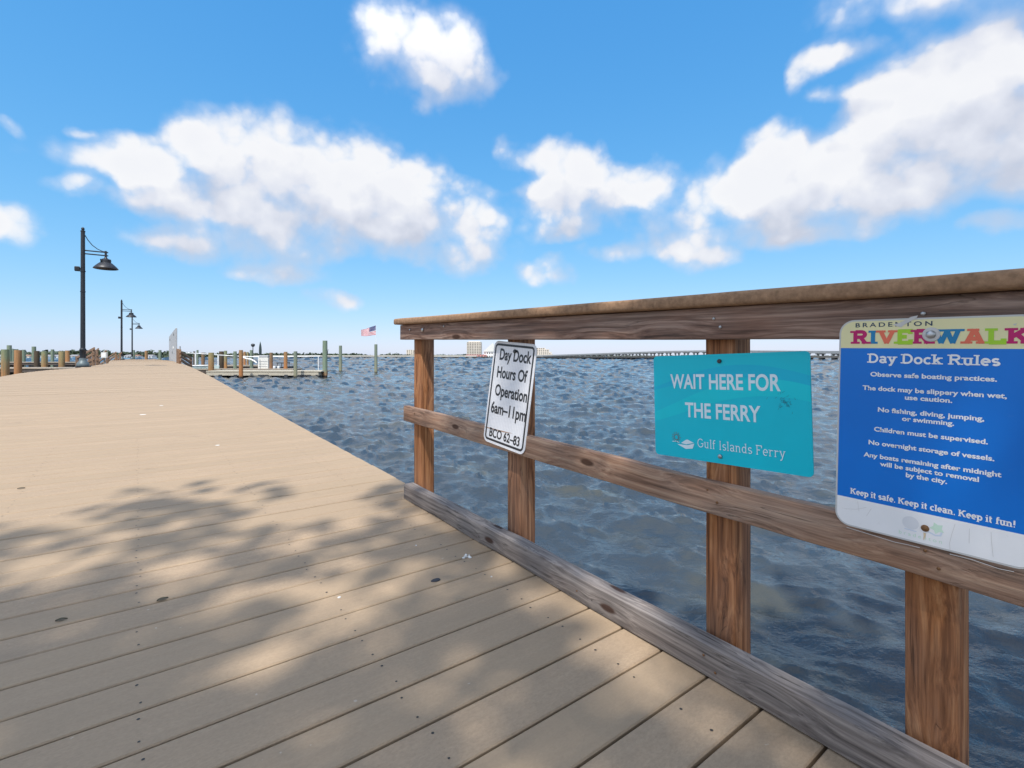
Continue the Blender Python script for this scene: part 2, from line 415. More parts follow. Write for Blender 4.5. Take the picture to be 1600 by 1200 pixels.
# ------------------------------------------------------------------ the boardwalk
def a_left(t):
    for (t0, a0), (t1, a1) in zip(LEFT, LEFT[1:]):
        if t <= t1: return a0 + (a1 - a0) * (t - t0) / max(1e-6, t1 - t0)
    return LEFT[-1][1]
LEFT = []
for px, py in ((0, 588.7), (31, 583.2), (74, 578.3), (112, 576), (140, 572.5), (169, 567.8)):
    h = deck_hit(px, py); LEFT.append((h.dot(U), h.dot(N)))
for i in range(1, len(LEFT)):
    if LEFT[i][0] <= LEFT[i - 1][0]: LEFT[i] = (LEFT[i - 1][0] + .3, LEFT[i][1])
T0, T1 = LEFT[0][0], 62.0
LEFT = [(-60, -9.), (T0 - .01, -9.)] + LEFT + [(max(LEFT[-1][0] + 6, 34), -1.15), (T1 + 5, -1.15)]
A_R = A0 + .145
PITCH, GAP, TH = .146, .0075, .028
bm = BM(); k = -34
while True:
    t0 = 2.655 + (k) * PITCH + GAP / 2; t1 = t0 + PITCH - GAP
    if t1 > T1: break
    k += 1
    jit = random.uniform(-.0012, .0012)
    al = a_left((t0 + t1) / 2); ar = A_R + random.uniform(-.003, .003)
    z0, z1 = deck_z(t0) + jit, deck_z(t1) + jit
    near = t1 < 9
    b = .0035 if near else 0
    if near: sec = [(t0, z0 - TH), (t0, z0 - b), (t0 + b, z0), (t1 - b, z1), (t1, z1 - b), (t1, z1 - TH)]
    else: sec = [(t0, z0 - TH), (t0, z0), (t1, z1), (t1, z1 - TH)]
    A = [bm.verts.new((al, t, z)) for t, z in sec]; B = [bm.verts.new((ar, t, z)) for t, z in sec]
    n_ = len(sec)
    for i in range(n_ - 1): bm.faces.new((A[i], A[i + 1], B[i + 1], B[i]))
    bm.faces.new(A[::-1]); bm.faces.new(B)
    if -2 < t0 < 5.5:                              # screw heads, two to a board over each joist
        for j in range(-8, 3):
            for tt in (t0 + .028, t1 - .028):
                if random.random() < .18: continue
                aa = .004 + .535 * j + random.uniform(-.008, .008)
                if aa > A_R - .03: continue
                zz = deck_z(tt) + jit + .0007; rr = random.uniform(.0028, .0042)
                poly(bm, [(aa + rr * math.cos(q * math.pi / 4), tt + rr * math.sin(q * math.pi / 4), zz) for q in range(8)], 1)
DECKM = axes(N, U, Vector((0, 0, 1)), Vector((0, 0, 0)))
M_SCREW = mat('screw_dark', (.03, .026, .022), .6)
tag(link('boardwalk', bm, [M_DECK, M_SCREW], M=DECKM), kind='structure')
bm = BM()                                           # joists and beams in the dark below the boards
for a in [A_R - .025 - .535 * i for i in range(0, 20)]:
    t = -2.3
    while t < T1 - 1:
        t2 = min(t + 2.2, T1 - .05)
        if a > a_left(t) + .05 and a > a_left(t2) + .05:
            d = U * (t2 - t) + Vector((0, 0, deck_z(t2) - deck_z(t)))
            c = fr(a, (t + t2) / 2, (deck_z(t) + deck_z(t2)) / 2 - TH - .1)
            bx(bm, (0, 0, 0), (d.length, .045, .18), axes(d.normalized(), d.normalized().cross(Vector((0, 0, 1))).normalized() * -1, N.cross(d.normalized()), c))
        t = t2
for t in [i * 3.0 for i in range(0, 21)]:
    al = max(a_left(t), -8.9) + .1
    bx(bm, (0, 0, 0), (A_R - .15 - al, .14, .2), axes(N, U, Vector((0, 0, 1)), fr((A_R - .15 + al) / 2, t, deck_z(t) - .33)))
    for a in (al + .3, A_R - .45):
        tube(bm, fr(a, t + .2, -1.5), fr(a, t + .2, deck_z(t) - .2), .14)
tag(link('boardwalk_framing', bm, M_DARKW), kind='structure')

# ------------------------------------------------------------------ water
def make_water():
    rr = [1.15]
    while rr[-1] < 5500: rr.append(rr[-1] * 1.0125)
    r = np.array(rr); th = np.radians(np.arange(-100, 100.01, .24))
    Rr, Th = np.meshgrid(r, th, indexing='ij')
    X = Rr * np.sin(Th); Y = Rr * np.cos(Th)
    grid = np.maximum(np.gradient(r)[:, None], r[:, None] * math.radians(.24)) * np.ones_like(X)
    rng = np.random.default_rng(11)
    DX = np.zeros_like(X); DY = np.zeros_like(X); DZ = np.zeros_like(X); LOST = np.zeros_like(X)
    wd = math.atan2(-.80, -.45)                    # wind chop runs towards the pier
    for i in range(140):
        lam = .11 * (2.0 / .11) ** rng.random()
        ang = wd + rng.normal(0, .55); kx, ky = math.cos(ang) * 2 * math.pi / lam, math.sin(ang) * 2 * math.pi / lam
        amp = .0054 * lam ** .95 * (0.5 + rng.random()) * (1 if lam < .6 else (.6 / lam) ** .9)
        ph = rng.random() * 6.283
        fade = np.clip((lam / grid - 1.6) / 2.0, 0, 1)
        s = kx * X + ky * Y + ph; A = amp * fade
        DZ += A * np.cos(s)
        DX -= .75 * A * math.cos(ang) * np.sin(s); DY -= .75 * A * math.sin(ang) * np.sin(s)
        LOST += .5 * (amp * 2 * math.pi / lam) ** 2 * (1 - fade ** 2)
    # waves finer than the mesh far out are kept as facets of the same steepness
    jit = rng.normal(0, 1, X.shape); ker = np.array([.12, .22, .32, .22, .12])
    jit = sum(k * np.roll(jit, o, 1) for k, o in zip(ker, range(-2, 3))) / .48
    DZ += jit * np.sqrt(LOST) * np.gradient(r)[:, None] * .55 * np.clip(1 - r[:, None] / 3000, 0, 1)
    # gusts make patches of rougher and calmer water
    pat = 1 + .30 * np.sin(X * .21 + Y * .13 + 1) * np.sin(Y * .17 - X * .09) + .2 * np.sin(X * .9 + .5 * Y) * np.sin(.7 * Y)
    X = X + DX * pat; Y = Y + DY * pat; Z = DZ * pat
    nr, nt = X.shape
    co = np.stack([X, Y, Z], -1).reshape(-1, 3).astype(np.float32)
    idx = np.arange(nr * nt).reshape(nr, nt)
    q = np.stack([idx[:-1, :-1], idx[1:, :-1], idx[1:, 1:], idx[:-1, 1:]], -1).reshape(-1, 4)[:, ::-1].astype(np.int32)
    me = bpy.data.meshes.new('water')
    me.vertices.add(len(co)); me.vertices.foreach_set('co', co.ravel())
    me.loops.add(q.size); me.loops.foreach_set('vertex_index', q.ravel())
    me.polygons.add(len(q)); me.polygons.foreach_set('loop_start', np.arange(0, q.size, 4, dtype=np.int32))
    try: me.polygons.foreach_set('loop_total', np.full(len(q), 4, dtype=np.int32))
    except Exception: pass
    me.update(); me.validate(); me.shade_smooth()
    return me
tag(link('water', make_water(), M_WATER), kind='structure')
bm = BM(); poly(bm, [(-6000, -6000, -2.2), (6000, -6000, -2.2), (6000, 6000, -2.2), (-6000, 6000, -2.2)])
tag(link('river_bed', bm, mat('mud', (.05, .045, .03), .9)), kind='structure')

# ------------------------------------------------------------------ lumber
def lumber(name, p0, p1, wdir, w, h, m, parent=None, r=.004, wob=.0012, n=None):
    p0, p1 = Vector(p0), Vector(p1); d = p1 - p0; L = d.length; x = d.normalized()
    y = (Vector(wdir) - x * x.dot(Vector(wdir))).normalized(); z = x.cross(y)
    prof = []
    for (sy, sz, a0) in ((1, 1, 0), (-1, 1, 90), (-1, -1, 180), (1, -1, 270)):
        for q in (0, 45, 90):
            prof.append((sy * (w / 2 - r) + r * math.cos(R(a0 + q)), sz * (h / 2 - r) + r * math.sin(R(a0 + q))))
    n = n or max(4, int(L / .06)); bm = BM(); rings = []; sd = random.uniform(0, 100)
    st = [r * .0] + [r] + [L * i / n for i in range(1, n)] + [L - r, L]
    for i, s in enumerate(st):
        k = (1 - r / w, 1 - r / h) if i in (0, len(st) - 1) else (1, 1)
        oy = wob * mnoise.noise(Vector((s * 2.1 + sd, 0, 0))) * 2; oz = wob * mnoise.noise(Vector((s * 2.1 + sd, 7, 0))) * 2
        rings.append([bm.verts.new((s, yy * k[0] + oy + wob * .6 * mnoise.noise(Vector((s * 9 + sd, yy * 40, zz * 40))), zz * k[1] + oz + wob * .6 * mnoise.noise(Vector((s * 9, yy * 40 + sd, zz * 40))))) for yy, zz in prof])
    for A, B in zip(rings, rings[1:]):
        for i in range(12): bm.faces.new((A[i], A[(i + 1) % 12], B[(i + 1) % 12], B[i]))
    bm.faces.new(rings[0][::-1]); bm.faces.new(rings[-1])
    return link(name, bm, m, parent, axes(x, y, z, p0), smooth=50)
def rr_(w, t, z): return fr(A0 + w, t, z)
rail = empty('timber_railing', on(A0 + .1, .4), 'weathered brown timber railing along the right edge of the boardwalk, carrying three signs', 'railing')
TE = -3.4
def rline(w, z, t): return rr_(w, t, ramp(t) + z)
lumber('toe_board', rline(.031, .052, TE), rline(.031, .044, 2.660), N, .062, .084, M_TOE, rail, r=.0035, wob=.003)
mr = lumber('middle_rail', rline(.069, .4765, TE), rline(.069, .4765, 2.781), N, .038, .089, M_RAIL, rail, r=.0035, wob=.002)
lumber('top_rail', rline(.069, .9635, TE), rline(.069, .9635, 2.827), N, .038, .089, M_FASC, rail, r=.004, wob=.0015)
cp = lumber('cap_rail', rline(.092, 1.0275, TE), rline(.092, 1.0275, 2.86), N, .145, .036, M_CAP, rail, r=.009, wob=.0008)
for tl in (2.716, 1.779, .811, .343, -.62, -1.55, -2.5):
    tc_ = tl - .0445
    p = rr_(.0885 + .0445, tc_, ramp(tc_) + 1.007)
    lumber('post', rr_(.0885 + .0445, tc_, -1.2), p, N, .089, .089, M_POST, rail, r=.005, wob=.0012, n=40)
OUT = -N                                            # towards the walkers
def disc_bolt(name, c, r, m, parent, washer=0, mw=None):
    bm = BM(); M = axes(U * -1, Vector((0, 0, 1)), OUT, c)
    lathe(bm, [(r, 0), (r, r * .35), (r * .75, r * .6), (r * .35, r * .72)], seg=12)
    for f in bm.faces: f.material_index = 0
    if washer: lathe(bm, [(washer, -.001), (washer, .0012), (washer * .93, .0018)], seg=16, mi=1)
    return link(name, bm, [m, mw or m], parent, M, smooth=40)
for px, py, w, r, mm in ((641, 515.5, .05, .006, M_STEEL), (661, 515.5, .05, .011, M_STEEL), (694, 510, .05, .005, M_STEEL), (1116, 498, .05, .0042, M_STEEL), (1126, 511, .05, .0042, M_STEEL),
                          (1443, 490, .05, .0042, M_STEEL), (1106, 765, .05, .003, M_RUST), (1121, 785, .05, .0035, M_RUST), (1446, 860, .05, .0032, M_RUST), (1467, 888, .05, .0032, M_RUST),
                          (648, 646, .05, .004, M_RUST), (643, 659, .05, .004, M_RUST), (1100, 1023, .0, .0035, M_RUST), (1118, 1051, .0, .0035, M_RUST), (902, 923, .0, .003, M_RUST)):
    p = rail_hit(px, py, w)
    disc_bolt('bolt' if r > .005 else 'screw', p + OUT * .002, r, mm, rail)

# ------------------------------------------------------------------ lettering
def arc(cx, cy, rx, ry, a0, a1, n=10):
    return [(cx + rx * math.cos(R(a0 + (a1 - a0) * i / n)), cy + ry * math.sin(R(a0 + (a1 - a0) * i / n))) for i in range(n + 1)]
def bowl(cx, cy, rx, ry): return arc(cx, cy, rx, ry, 0, 360, 20)
SLAB = {  # char: (width, strokes, serif bars (x, y))
 'D': (.86, [[(.18, 0), (.18, 1)], [(.18, .95), (.40, .95)] + arc(.40, .5, .34, .45, 90, -90, 14) + [(.18, .05)]], [(.14, .05), (.14, .95)]),
 'R': (.90, [[(.18, 0), (.18, 1)], [(.18, .95), (.48, .95)] + arc(.48, .73, .22, .22, 90, -90) + [(.18, .51)], [(.46, .5), (.74, 0)]], [(.18, .05), (.14, .95), (.78, .05)]),
 'I': (.46, [[(.23, 0), (.23, 1)]], [(.23, .05), (.23, .95)]),
 'V': (.94, [[(.16, 1), (.47, 0)], [(.47, 0), (.78, 1)]], [(.16, .95), (.78, .95)]),
 'E': (.80, [[(.18, 0), (.18, 1)], [(.1, .95), (.68, .95), (.68, .72)], [(.18, .51), (.52, .51)], [(.1, .05), (.70, .05), (.70, .30)]], [(.14, .05), (.14, .95)]),
 'W': (1.30, [[(.16, 1), (.40, 0)], [(.40, 0), (.65, .92)], [(.65, .92), (.90, 0)], [(.90, 0), (1.14, 1)]], [(.16, .95), (1.14, .95), (.65, .95)]),
 'A': (.98, [[(.18, 0), (.49, 1)], [(.49, 1), (.80, 0)], [(.28, .32), (.70, .32)]], [(.17, .05), (.81, .05), (.44, .95)]),
 'L': (.76, [[(.18, 0), (.18, 1)], [(.1, .05), (.66, .05), (.66, .32)]], [(.18, .95), (.18, .05)]),
 'K': (.96, [[(.18, 0), (.18, 1)], [(.18, .40), (.74, .97)], [(.40, .60), (.78, .03)]], [(.18, .05), (.18, .95), (.76, .95), (.78, .05)]),
 'G': (.92, [arc(.48, .5, .36, .45, 42, 330, 18) + [(.78, .45)], [(.55, .45), (.86, .45)]], []),
 'F': (.76, [[(.18, 0), (.18, 1)], [(.1, .95), (.68, .95), (.68, .72)], [(.18, .51), (.50, .51)]], [(.18, .05), (.14, .95)]),
 'a': (.66, [arc(.30, .50, .20, .17, 160, 20, 8) + [(.48, .40), (.48, .10), (.60, .05)], bowl(.30, .20, .18, .16)], []),
 'y': (.66, [[(.12, .66), (.34, .04)], [(.54, .66), (.34, .04), (.24, -.22), (.10, -.24)]], [(.12, .66), (.54, .66)]),
 'o': (.66, [bowl(.33, .33, .23, .30)], []),
 'c': (.60, [arc(.33, .33, .23, .30, 45, 315, 14)], []),
 'k': (.70, [[(.16, 0), (.16, 1)], [(.16, .26), (.50, .64)], [(.30, .40), (.54, .03)]], [(.16, .04), (.12, .95), (.52, .64), (.55, .04)]),
 'u': (.72, [[(.16, .66)] + arc(.34, .24, .18, .21, 180, 360, 8) + [(.52, .66)], [(.52, .66), (.52, .0)]], [(.12, .66), (.48, .66), (.57, .04)]),
 'l': (.36, [[(.18, 0), (.18, 1)]], [(.18, .04), (.14, .95)]),
 'e': (.64, [[(.11, .34), (.53, .34)] + arc(.32, .33, .22, .30, 4, 310, 16)], []),
 's': (.54, [arc(.27, .48, .17, .155, 30, 270, 8) + arc(.27, .18, .18, .145, 90, -150, 9)], []),
 'p': (.70, [[(.16, .66), (.16, -.28)], bowl(.38, .33, .21, .29)], [(.12, .66), (.16, -.26)]),
 'i': (.36, [[(.18, 0), (.18, .66)], [(.18, .84), (.18, .99)]], [(.18, .04), (.14, .64)]),
 't': (.48, [[(.20, .92), (.20, .16)] + arc(.31, .16, .11, .11, 180, 300, 5), [(.06, .64), (.40, .64)]], []),
 'f': (.44, [[(.18, 0), (.18, .76)] + arc(.31, .78, .13, .17, 180, 50, 6), [(.06, .64), (.38, .64)]], [(.18, .04)]),
 'n': (.74, [[(.16, 0), (.16, .66)], [(.16, .42)] + arc(.35, .40, .19, .23, 180, 0, 8) + [(.54, 0)]], [(.16, .04), (.12, .64), (.56, .04)]),
 'r': (.56, [[(.16, 0), (.16, .66)], [(.16, .38)] + arc(.36, .40, .20, .22, 170, 50, 6)], [(.18, .04), (.12, .64)]),
 'd': (.72, [[(.52, 0), (.52, 1)], bowl(.31, .33, .21, .29)], [(.57, .04), (.48, .95)]),
 'm': (1.06, [[(.16, 0), (.16, .66)], [(.16, .42)] + arc(.33, .42, .17, .22, 180, 0, 8) + [(.50, 0)], [(.50, .42)] + arc(.67, .42, .17, .22, 180, 0, 8) + [(.84, 0)]], [(.16, .04), (.12, .64), (.52, .04), (.88, .04)]),
 'b': (.7, [[(.16, 0), (.16, 1)], bowl(.38, .33, .21, .29)], []),
 'g': (.7, [bowl(.33, .36, .22, .27)], []),
 '.': (.30, [[(.08, .07), (.22, .07)]], []), '!': (.36, [[(.18, .32), (.18, 1)], [(.11, .07), (.25, .07)]], []), ' ': (.34, [], [])}
def ribbon(bm, pts, w, z, mi=0):
    P = [Vector((x, y)) for x, y in pts]; P = [p for i, p in enumerate(P) if i == 0 or (p - P[i - 1]).length > 1e-6]
    nrm = []
    for i in range(len(P)):
        d = (P[min(i + 1, len(P) - 1)] - P[max(i - 1, 0)])
        if 0 < i < len(P) - 1:
            a, b = (P[i] - P[i - 1]).normalized(), (P[i + 1] - P[i]).normalized(); d = a + b
            if d.length < 1e-4: d = b
            k = min(1.5, 1 / max(.4, abs(d.normalized().dot(b))))
        else: k = 1
        if i == len(P) - 1 and (P[0] - P[-1]).length < 1e-5: d = P[1] - P[-2]
        if i == 0 and (P[0] - P[-1]).length < 1e-5: d = P[1] - P[-2]
        d = d.normalized(); nrm.append(Vector((-d.y, d.x)) * (w / 2 * k))
    A = [bm.verts.new((p.x + n.x, p.y + n.y, z)) for p, n in zip(P, nrm)]; B = [bm.verts.new((p.x - n.x, p.y - n.y, z)) for p, n in zip(P, nrm)]
    for i in range(len(P) - 1): bm.faces.new((A[i], B[i], B[i + 1], A[i + 1])).material_index = mi
def slab_width(s): return sum(SLAB[c][0] for c in s)
def slab_text(bm, s, x0, y0, width, cap, weight=.17, serif=.34, sth=.1, colors=None, z=0.):
    """slab serif letters drawn as flat strokes, width wide and cap high"""
    k = width / slab_width(s); x = x0; n = 0
    for i, c in enumerate(s):
        w, strokes, serifs = SLAB[c]; mi = colors[i] if colors else 0
        for st in strokes:
            ribbon(bm, [(x + px * k, y0 + py * cap) for px, py in st], weight * min(k, cap), z + .00004 * (n % 7), mi); n += 1
        for sx, sy in serifs:
            ribbon(bm, [(x + (sx - serif / 2) * k, y0 + sy * cap), (x + (sx + serif / 2) * k, y0 + sy * cap)], sth * cap, z + .00004 * (n % 7), mi); n += 1
        x += w * k
def cap_height(bold):
    if bold not in CAPH:
        cu = bpy.data.curves.new('t', 'FONT'); cu.body = 'H'; cu.size = 1; cu.offset = bold
        o = bpy.data.objects.new('t', cu); COL.objects.link(o); dg = bpy.context.evaluated_depsgraph_get(); dg.update()
        me = bpy.data.meshes.new_from_object(o.evaluated_get(dg)); CAPH[bold] = max(v.co.y for v in me.vertices)
        bpy.data.objects.remove(o); bpy.data.meshes.remove(me); bpy.data.curves.remove(cu)
    return CAPH[bold]
def sans_text(bm, s, x0, y0, width, cap, bold=.0, mi=0, spacing=1., z=0.):
    cu = bpy.data.curves.new('t', 'FONT'); cu.body = s; cu.size = 1; cu.offset = bold; cu.space_character = spacing; cu.resolution_u = 4
    o = bpy.data.objects.new('t', cu); COL.objects.link(o)
    dg = bpy.context.evaluated_depsgraph_get(); dg.update()
    me = bpy.data.meshes.new_from_object(o.evaluated_get(dg))
    xs = [v.co.x for v in me.vertices]
    kx = width / (max(xs) - min(xs)); ky = cap / cap_height(bold)
    n0 = len(bm.verts); f0 = len(bm.faces); mn = min(xs)
    for v in me.vertices: v.co = (x0 + (v.co.x - mn) * kx, y0 + v.co.y * ky, z)
    bm.from_mesh(me); bm.faces.ensure_lookup_table()
    for f in bm.faces[f0:]: f.material_index = mi
    bpy.data.objects.remove(o); bpy.data.meshes.remove(me); bpy.data.curves.remove(cu)
CAPH = {}

class Sign:
    """a sheet sign fixed to the railing, local x to the reader's right, y up, z towards the reader"""
    def __init__(s, name, label, corners, wt, wb, w, h, rad):
        TL, TR, BL, BR = [rail_hit(x, y, wt if i < 2 else wb) for i, (x, y) in enumerate(corners)]
        c = (TL + TR + BL + BR) / 4
        ex = ((TR - TL) + (BR - BL)); up = ((TL - BL) + (TR - BR))
        ez = ex.cross(up).normalized(); ex = ex.normalized(); up = ez.cross(ex)
        a = math.atan2(up.dot((TL - BL) + (TR - BR)), 1); mid = ((TL - BL) + (TR - BR)).normalized()
        k = mid.dot(ex) / 2; ex = (ex + up * -k).normalized() if abs(k) > 0 else ex; ex = ex; up = ez.cross(ex)
        s.w, s.h, s.rad = w, h, rad; s.M = axes(ex, up, ez, c); s.I = s.M.inverted()
        base = c - up * (h / 2)
        s.root = empty(name, base, label, 'sign')
    def loc(s, px, py):
        o = Vector((0, 0, EYE)); d = Vector(((px - 800) / F, 1, -(py - HY) / F))
        o2 = s.I @ o; d2 = s.I.to_3x3() @ d; k = -o2.z / d2.z; p = o2 + d2 * k
        return p.x, p.y
    def outline(s, inset=0, n=8, rad=None):
        w, h, r = s.w / 2 - inset, s.h / 2 - inset, max(.001, (rad or s.rad) - inset)
        pts = []
        for cx, cy, a0 in ((w - r, h - r, 0), (-w + r, h - r, 90), (-w + r, -h + r, 180), (w - r, -h + r, 270)):
            pts += arc(cx, cy, r, r, a0, a0 + 90, n)
        return pts
    def plate(s, m, th=.003, name='plate'):
        bm = BM(); o = s.outline(); A = [bm.verts.new((x, y, -th)) for x, y in o]; B = [bm.verts.new((x, y, 0)) for x, y in o]
        bm.faces.new(A[::-1]); bm.faces.new(B)
        for i in range(len(o)): bm.faces.new((A[i], A[(i + 1) % len(o)], B[(i + 1) % len(o)], B[i]))
        return s.add(name, bm, m)
    def add(s, name, bm, m): return link(name, bm, m, s.root, s.M)
    def line(s, bm, text, p0, p1, caps, kind='sans', **kw):
        x0, y0 = s.loc(*p0); x1, y1 = s.loc(*p1); cap = caps
        (sans_text if kind == 'sans' else slab_text)(bm, text, x0, (y0 + y1) / 2, x1 - x0, cap, **kw)
    def bolt(s, px, py, r, m, washer=0, mw=None, z=.0):
        x, y = s.loc(px, py); bm = BM()
        lathe(bm, [(r, 0), (r, r * .4), (r * .8, r * .62), (r * .3, r * .72)], seg=14)
        bmesh.ops.translate(bm, verts=bm.verts[:], vec=(x, y, z + .0008))
        o = s.add('bolt', bm, m)
        o.data.shade_smooth()
        if washer:
            bm = BM(); lathe(bm, [(washer, 0), (washer, .0012), (washer * .9, .0022), (r * .9, .0026)], seg=20)
            bmesh.ops.translate(bm, verts=bm.verts[:], vec=(x, y, z + .0004)); link('washer', bm, mw or m, o, s.M)
def clipped(o, y0, y1):
    """the part of an outline polygon between two heights"""
    def cut(P, y, keep_above):
        out = []
        for i in range(len(P)):
            a, b = P[i], P[(i + 1) % len(P)]
            ia, ib = (a[1] >= y) == keep_above, (b[1] >= y) == keep_above
            if ia: out.append(a)
            if ia != ib:
                k = (y - a[1]) / (b[1] - a[1]); out.append((a[0] + (b[0] - a[0]) * k, y))
        return out
    return cut(cut(o, y0, True), y1, False)
def paint(name, c, rough=.35, wear=.0, wearc=(.5, .5, .5)):
    m = bpy.data.materials.new(name); m.use_nodes = True; T = NT(m.node_tree); b = T.n['Principled BSDF']
    tcn = T.node('ShaderNodeTexCoord'); o = tcn.outputs['Object']
    cl = T.mix(T.rng(T.noise(o, 9, 5, .6), .35, .7, 0, .25), c, tuple(x * .82 for x in c))
    dirt = T.noise(o, 70, 6, .7)
    cl = T.mix(T.rng(dirt, .62, .78, 0, wear), cl, wearc)
    T.put(b.inputs['Base Color'], cl); b.inputs['Roughness'].default_value = rough; b.inputs['Specular IOR Level'].default_value = .35
    T.put(b.inputs['Normal'], T.bump(T.noise(o, 14, 2), .08, .002))
    return m
P_WHITE = paint('sign_white', (.82, .82, .83), wear=.35, wearc=(.58, .55, .50)); P_BLACKT = paint('sign_black', (.022, .024, .028))
P_TEAL = paint('sign_teal', (.0, .54, .68), .3); P_TEAL2 = paint('sign_teal_light', (.0, .60, .70), .3); P_TEAL3 = paint('sign_teal_deep', (.0, .48, .68), .3); P_PALE = paint('sign_pale', (.70, .84, .90))
P_BLUE = paint('sign_blue', (.001, .165, .62), .3, wear=.05); P_CREAM = paint('sign_cream', (.76, .71, .40), wear=.35, wearc=(.52, .48, .30)); P_NAVY = paint('sign_navy', (.02, .05, .10))
P_MAG = paint('sign_magenta', (.48, .006, .13)); P_SKY = paint('sign_cyan', (.01, .20, .42)); P_CORAL = paint('sign_coral', (.75, .16, .09)); P_LIME = paint('sign_lime', (.36, .62, .03)); P_EDGE = paint('sign_edge', (.55, .55, .54), wear=.5)
P_FADE = paint('faded_ink', (.70, .71, .74)); P_FADEB = paint('faded_blue', (.62, .68, .78)); P_FADEG = paint('faded_green', (.58, .76, .62)); P_RUST = paint('rust_run', (.68, .54, .36)); P_GREYV = paint('torn_vinyl', (.56, .55, .54)); P_CRK = paint('vinyl_crack', (.60, .59, .58))
P_BROWN = paint('logo_brown', (.16, .14, .12)); P_SCUFF = paint('scuff', (.02, .16, .24))

P_RIB = paint('sheeting_white', (.80, .80, .82)); T_ = NT(P_RIB.node_tree); pb = T_.n['Principled BSDF']; src = pb.inputs['Base Color'].links[0].from_socket
sx_ = T_.node('ShaderNodeSeparateXYZ'); T_.put(sx_.inputs[0], T_.node('ShaderNodeTexCoord').outputs['Object'])
T_.put(pb.inputs['Base Color'], T_.mix(T_.rng(T_.math('SINE', T_.math('MULTIPLY', sx_.outputs[0], 560.)), .5, 1, 0, .45), src, (.50, .50, .54)))
# --- day dock hours sign
S = Sign('hours_sign', 'tilted white metal sign with black hours of operation text on the second post', [(774, 532.5), (839.7, 538), (754.7, 688), (818, 711)], .083, .043, .305, .462, .032)
S.plate(P_RIB, name='sheet')
bm = BM(); o1 = S.outline(.011); o2 = S.outline(.0205)
V1 = [bm.verts.new((x, y, .0006)) for x, y in o1]; V2 = [bm.verts.new((x, y, .0006)) for x, y in o2]
for i in range(len(o1)): bm.faces.new((V1[i], V1[(i + 1) % len(o1)], V2[(i + 1) % len(o1)], V2[i]))
S.add('border', bm, P_BLACKT)
g = lambda x, y: (740 + x / 6, 520 + y / 6)
for txt, p0, p1, cap in (('Day Dock', (243, 245), (538, 293), .050), ('Hours Of', (217, 413), (497, 467), .050), ('Operation', (198, 578), (497, 655), .050), ('6am\u201311pm', (160, 742), (485, 833), .050), ('BCO 62\u201383', (145, 965), (427, 1065), .039)):
    bm = BM(); S.line(bm, txt, g(*p0), g(*p1), cap, bold=.026, z=.0006); S.add('lettering', bm, P_BLACKT)
S.bolt(805, 549, .009, M_DGREY)
# --- ferry sign
S = Sign('ferry_sign', 'turquoise sign reading Wait Here For The Ferry on the middle post', [(1021, 557), (1265, 547), (1024, 708), (1273, 749)], .086, .086, .462, .310, .012)
S.plate(P_TEAL, name='sheet')
def band(lo, hi, m, z):
    bm = BM(); n = 30; w = S.w / 2 - .001
    for i in range(n):
        xa, xb = -w + 2 * w * i / n, -w + 2 * w * (i + 1) / n
        fa, fb = i / n, (i + 1) / n
        poly(bm, [(xa, lo(fa), z), (xb, lo(fb), z), (xb, hi(fb), z), (xa, hi(fa), z)])
    S.add('swoosh', bm, m)
band(lambda f: -.015 + .055 * math.sin(f * 2.9 - .7), lambda f: .005 + .075 * math.sin(f * 2.7 - .45) + .006, P_TEAL2, .0004)
band(lambda f: .055 + .035 * math.sin(f * 3 - .2), lambda f: .072 + .052 * math.sin(f * 3 - .3), P_TEAL3, .0003)
g = lambda x, y: (1000 + x / 5, 530 + y / 5)
for txt, p0, p1, cap in (('WAIT HERE FOR', (240, 386), (1100, 396), .0425), ('THE FERRY', (355, 606), (945, 645), .0425)):
    bm = BM(); S.line(bm, txt, g(*p0), g(*p1), cap, bold=.022, z=.0008); S.add('lettering', bm, P_PALE)
bm = BM(); S.line(bm, 'Gulf Islands Ferry', g(447, 850), g(1140, 922), .026, kind='slab', weight=.095, serif=.22, sth=.05, z=.0008); S.add('lettering', bm, P_PALE)
bm = BM(); x, y = S.loc(*g(285, 765))
ribbon(bm, [(x + a, y + b) for a, b in bowl(0, 0, .008, .008)], .0022, .0008, 0)
for i in range(12):
    c, s_ = math.cos(i * R(30)), math.sin(i * R(30)); ribbon(bm, [(x + c * .011, y + s_ * .011), (x + c * .016, y + s_ * .016)], .0018, .0008, 0)
x, y = S.loc(*g(350, 835))
poly(bm, [(x - .026, y + .004, .0009), (x + .004, y - .008, .0009), (x + .027, y - .004, .0009), (x + .033, y + .011, .0009), (x + .010, y + .004, .0009)], 1)
poly(bm, [(x - .012, y + .008, .0010), (x + .006, y + .006, .0010), (x + .031, y + .013, .0010), (x + .010, y + .021, .0010), (x + .004, y + .019, .0010)], 1)
ribbon(bm, [(x - .042, y + .010), (x - .030, y + .012), (x - .018, y + .009)], .0025, .0008, 1)
S.add('emblem', bm, [P_BROWN, P_PALE])
bm = BM(); x, y = S.loc(*g(1130, 495)); rnd = random.Random(3)
for i in range(46):
    a = rnd.uniform(0, 6.28); r = abs(rnd.gauss(0, .014)); l = rnd.uniform(.002, .008); b_ = rnd.uniform(0, 6.28)
    px, py = x + r * math.cos(a), y + r * math.sin(a)
    ribbon(bm, [(px, py), (px + l * math.cos(b_), py + l * math.sin(b_))], .0007, .0007 + .00002 * i)
S.add('scuff_mark', bm, P_SCUFF)
S.bolt(*g(622, 172), .0062, M_DGREY); S.bolt(*g(628, 915), .0062, M_STEEL)
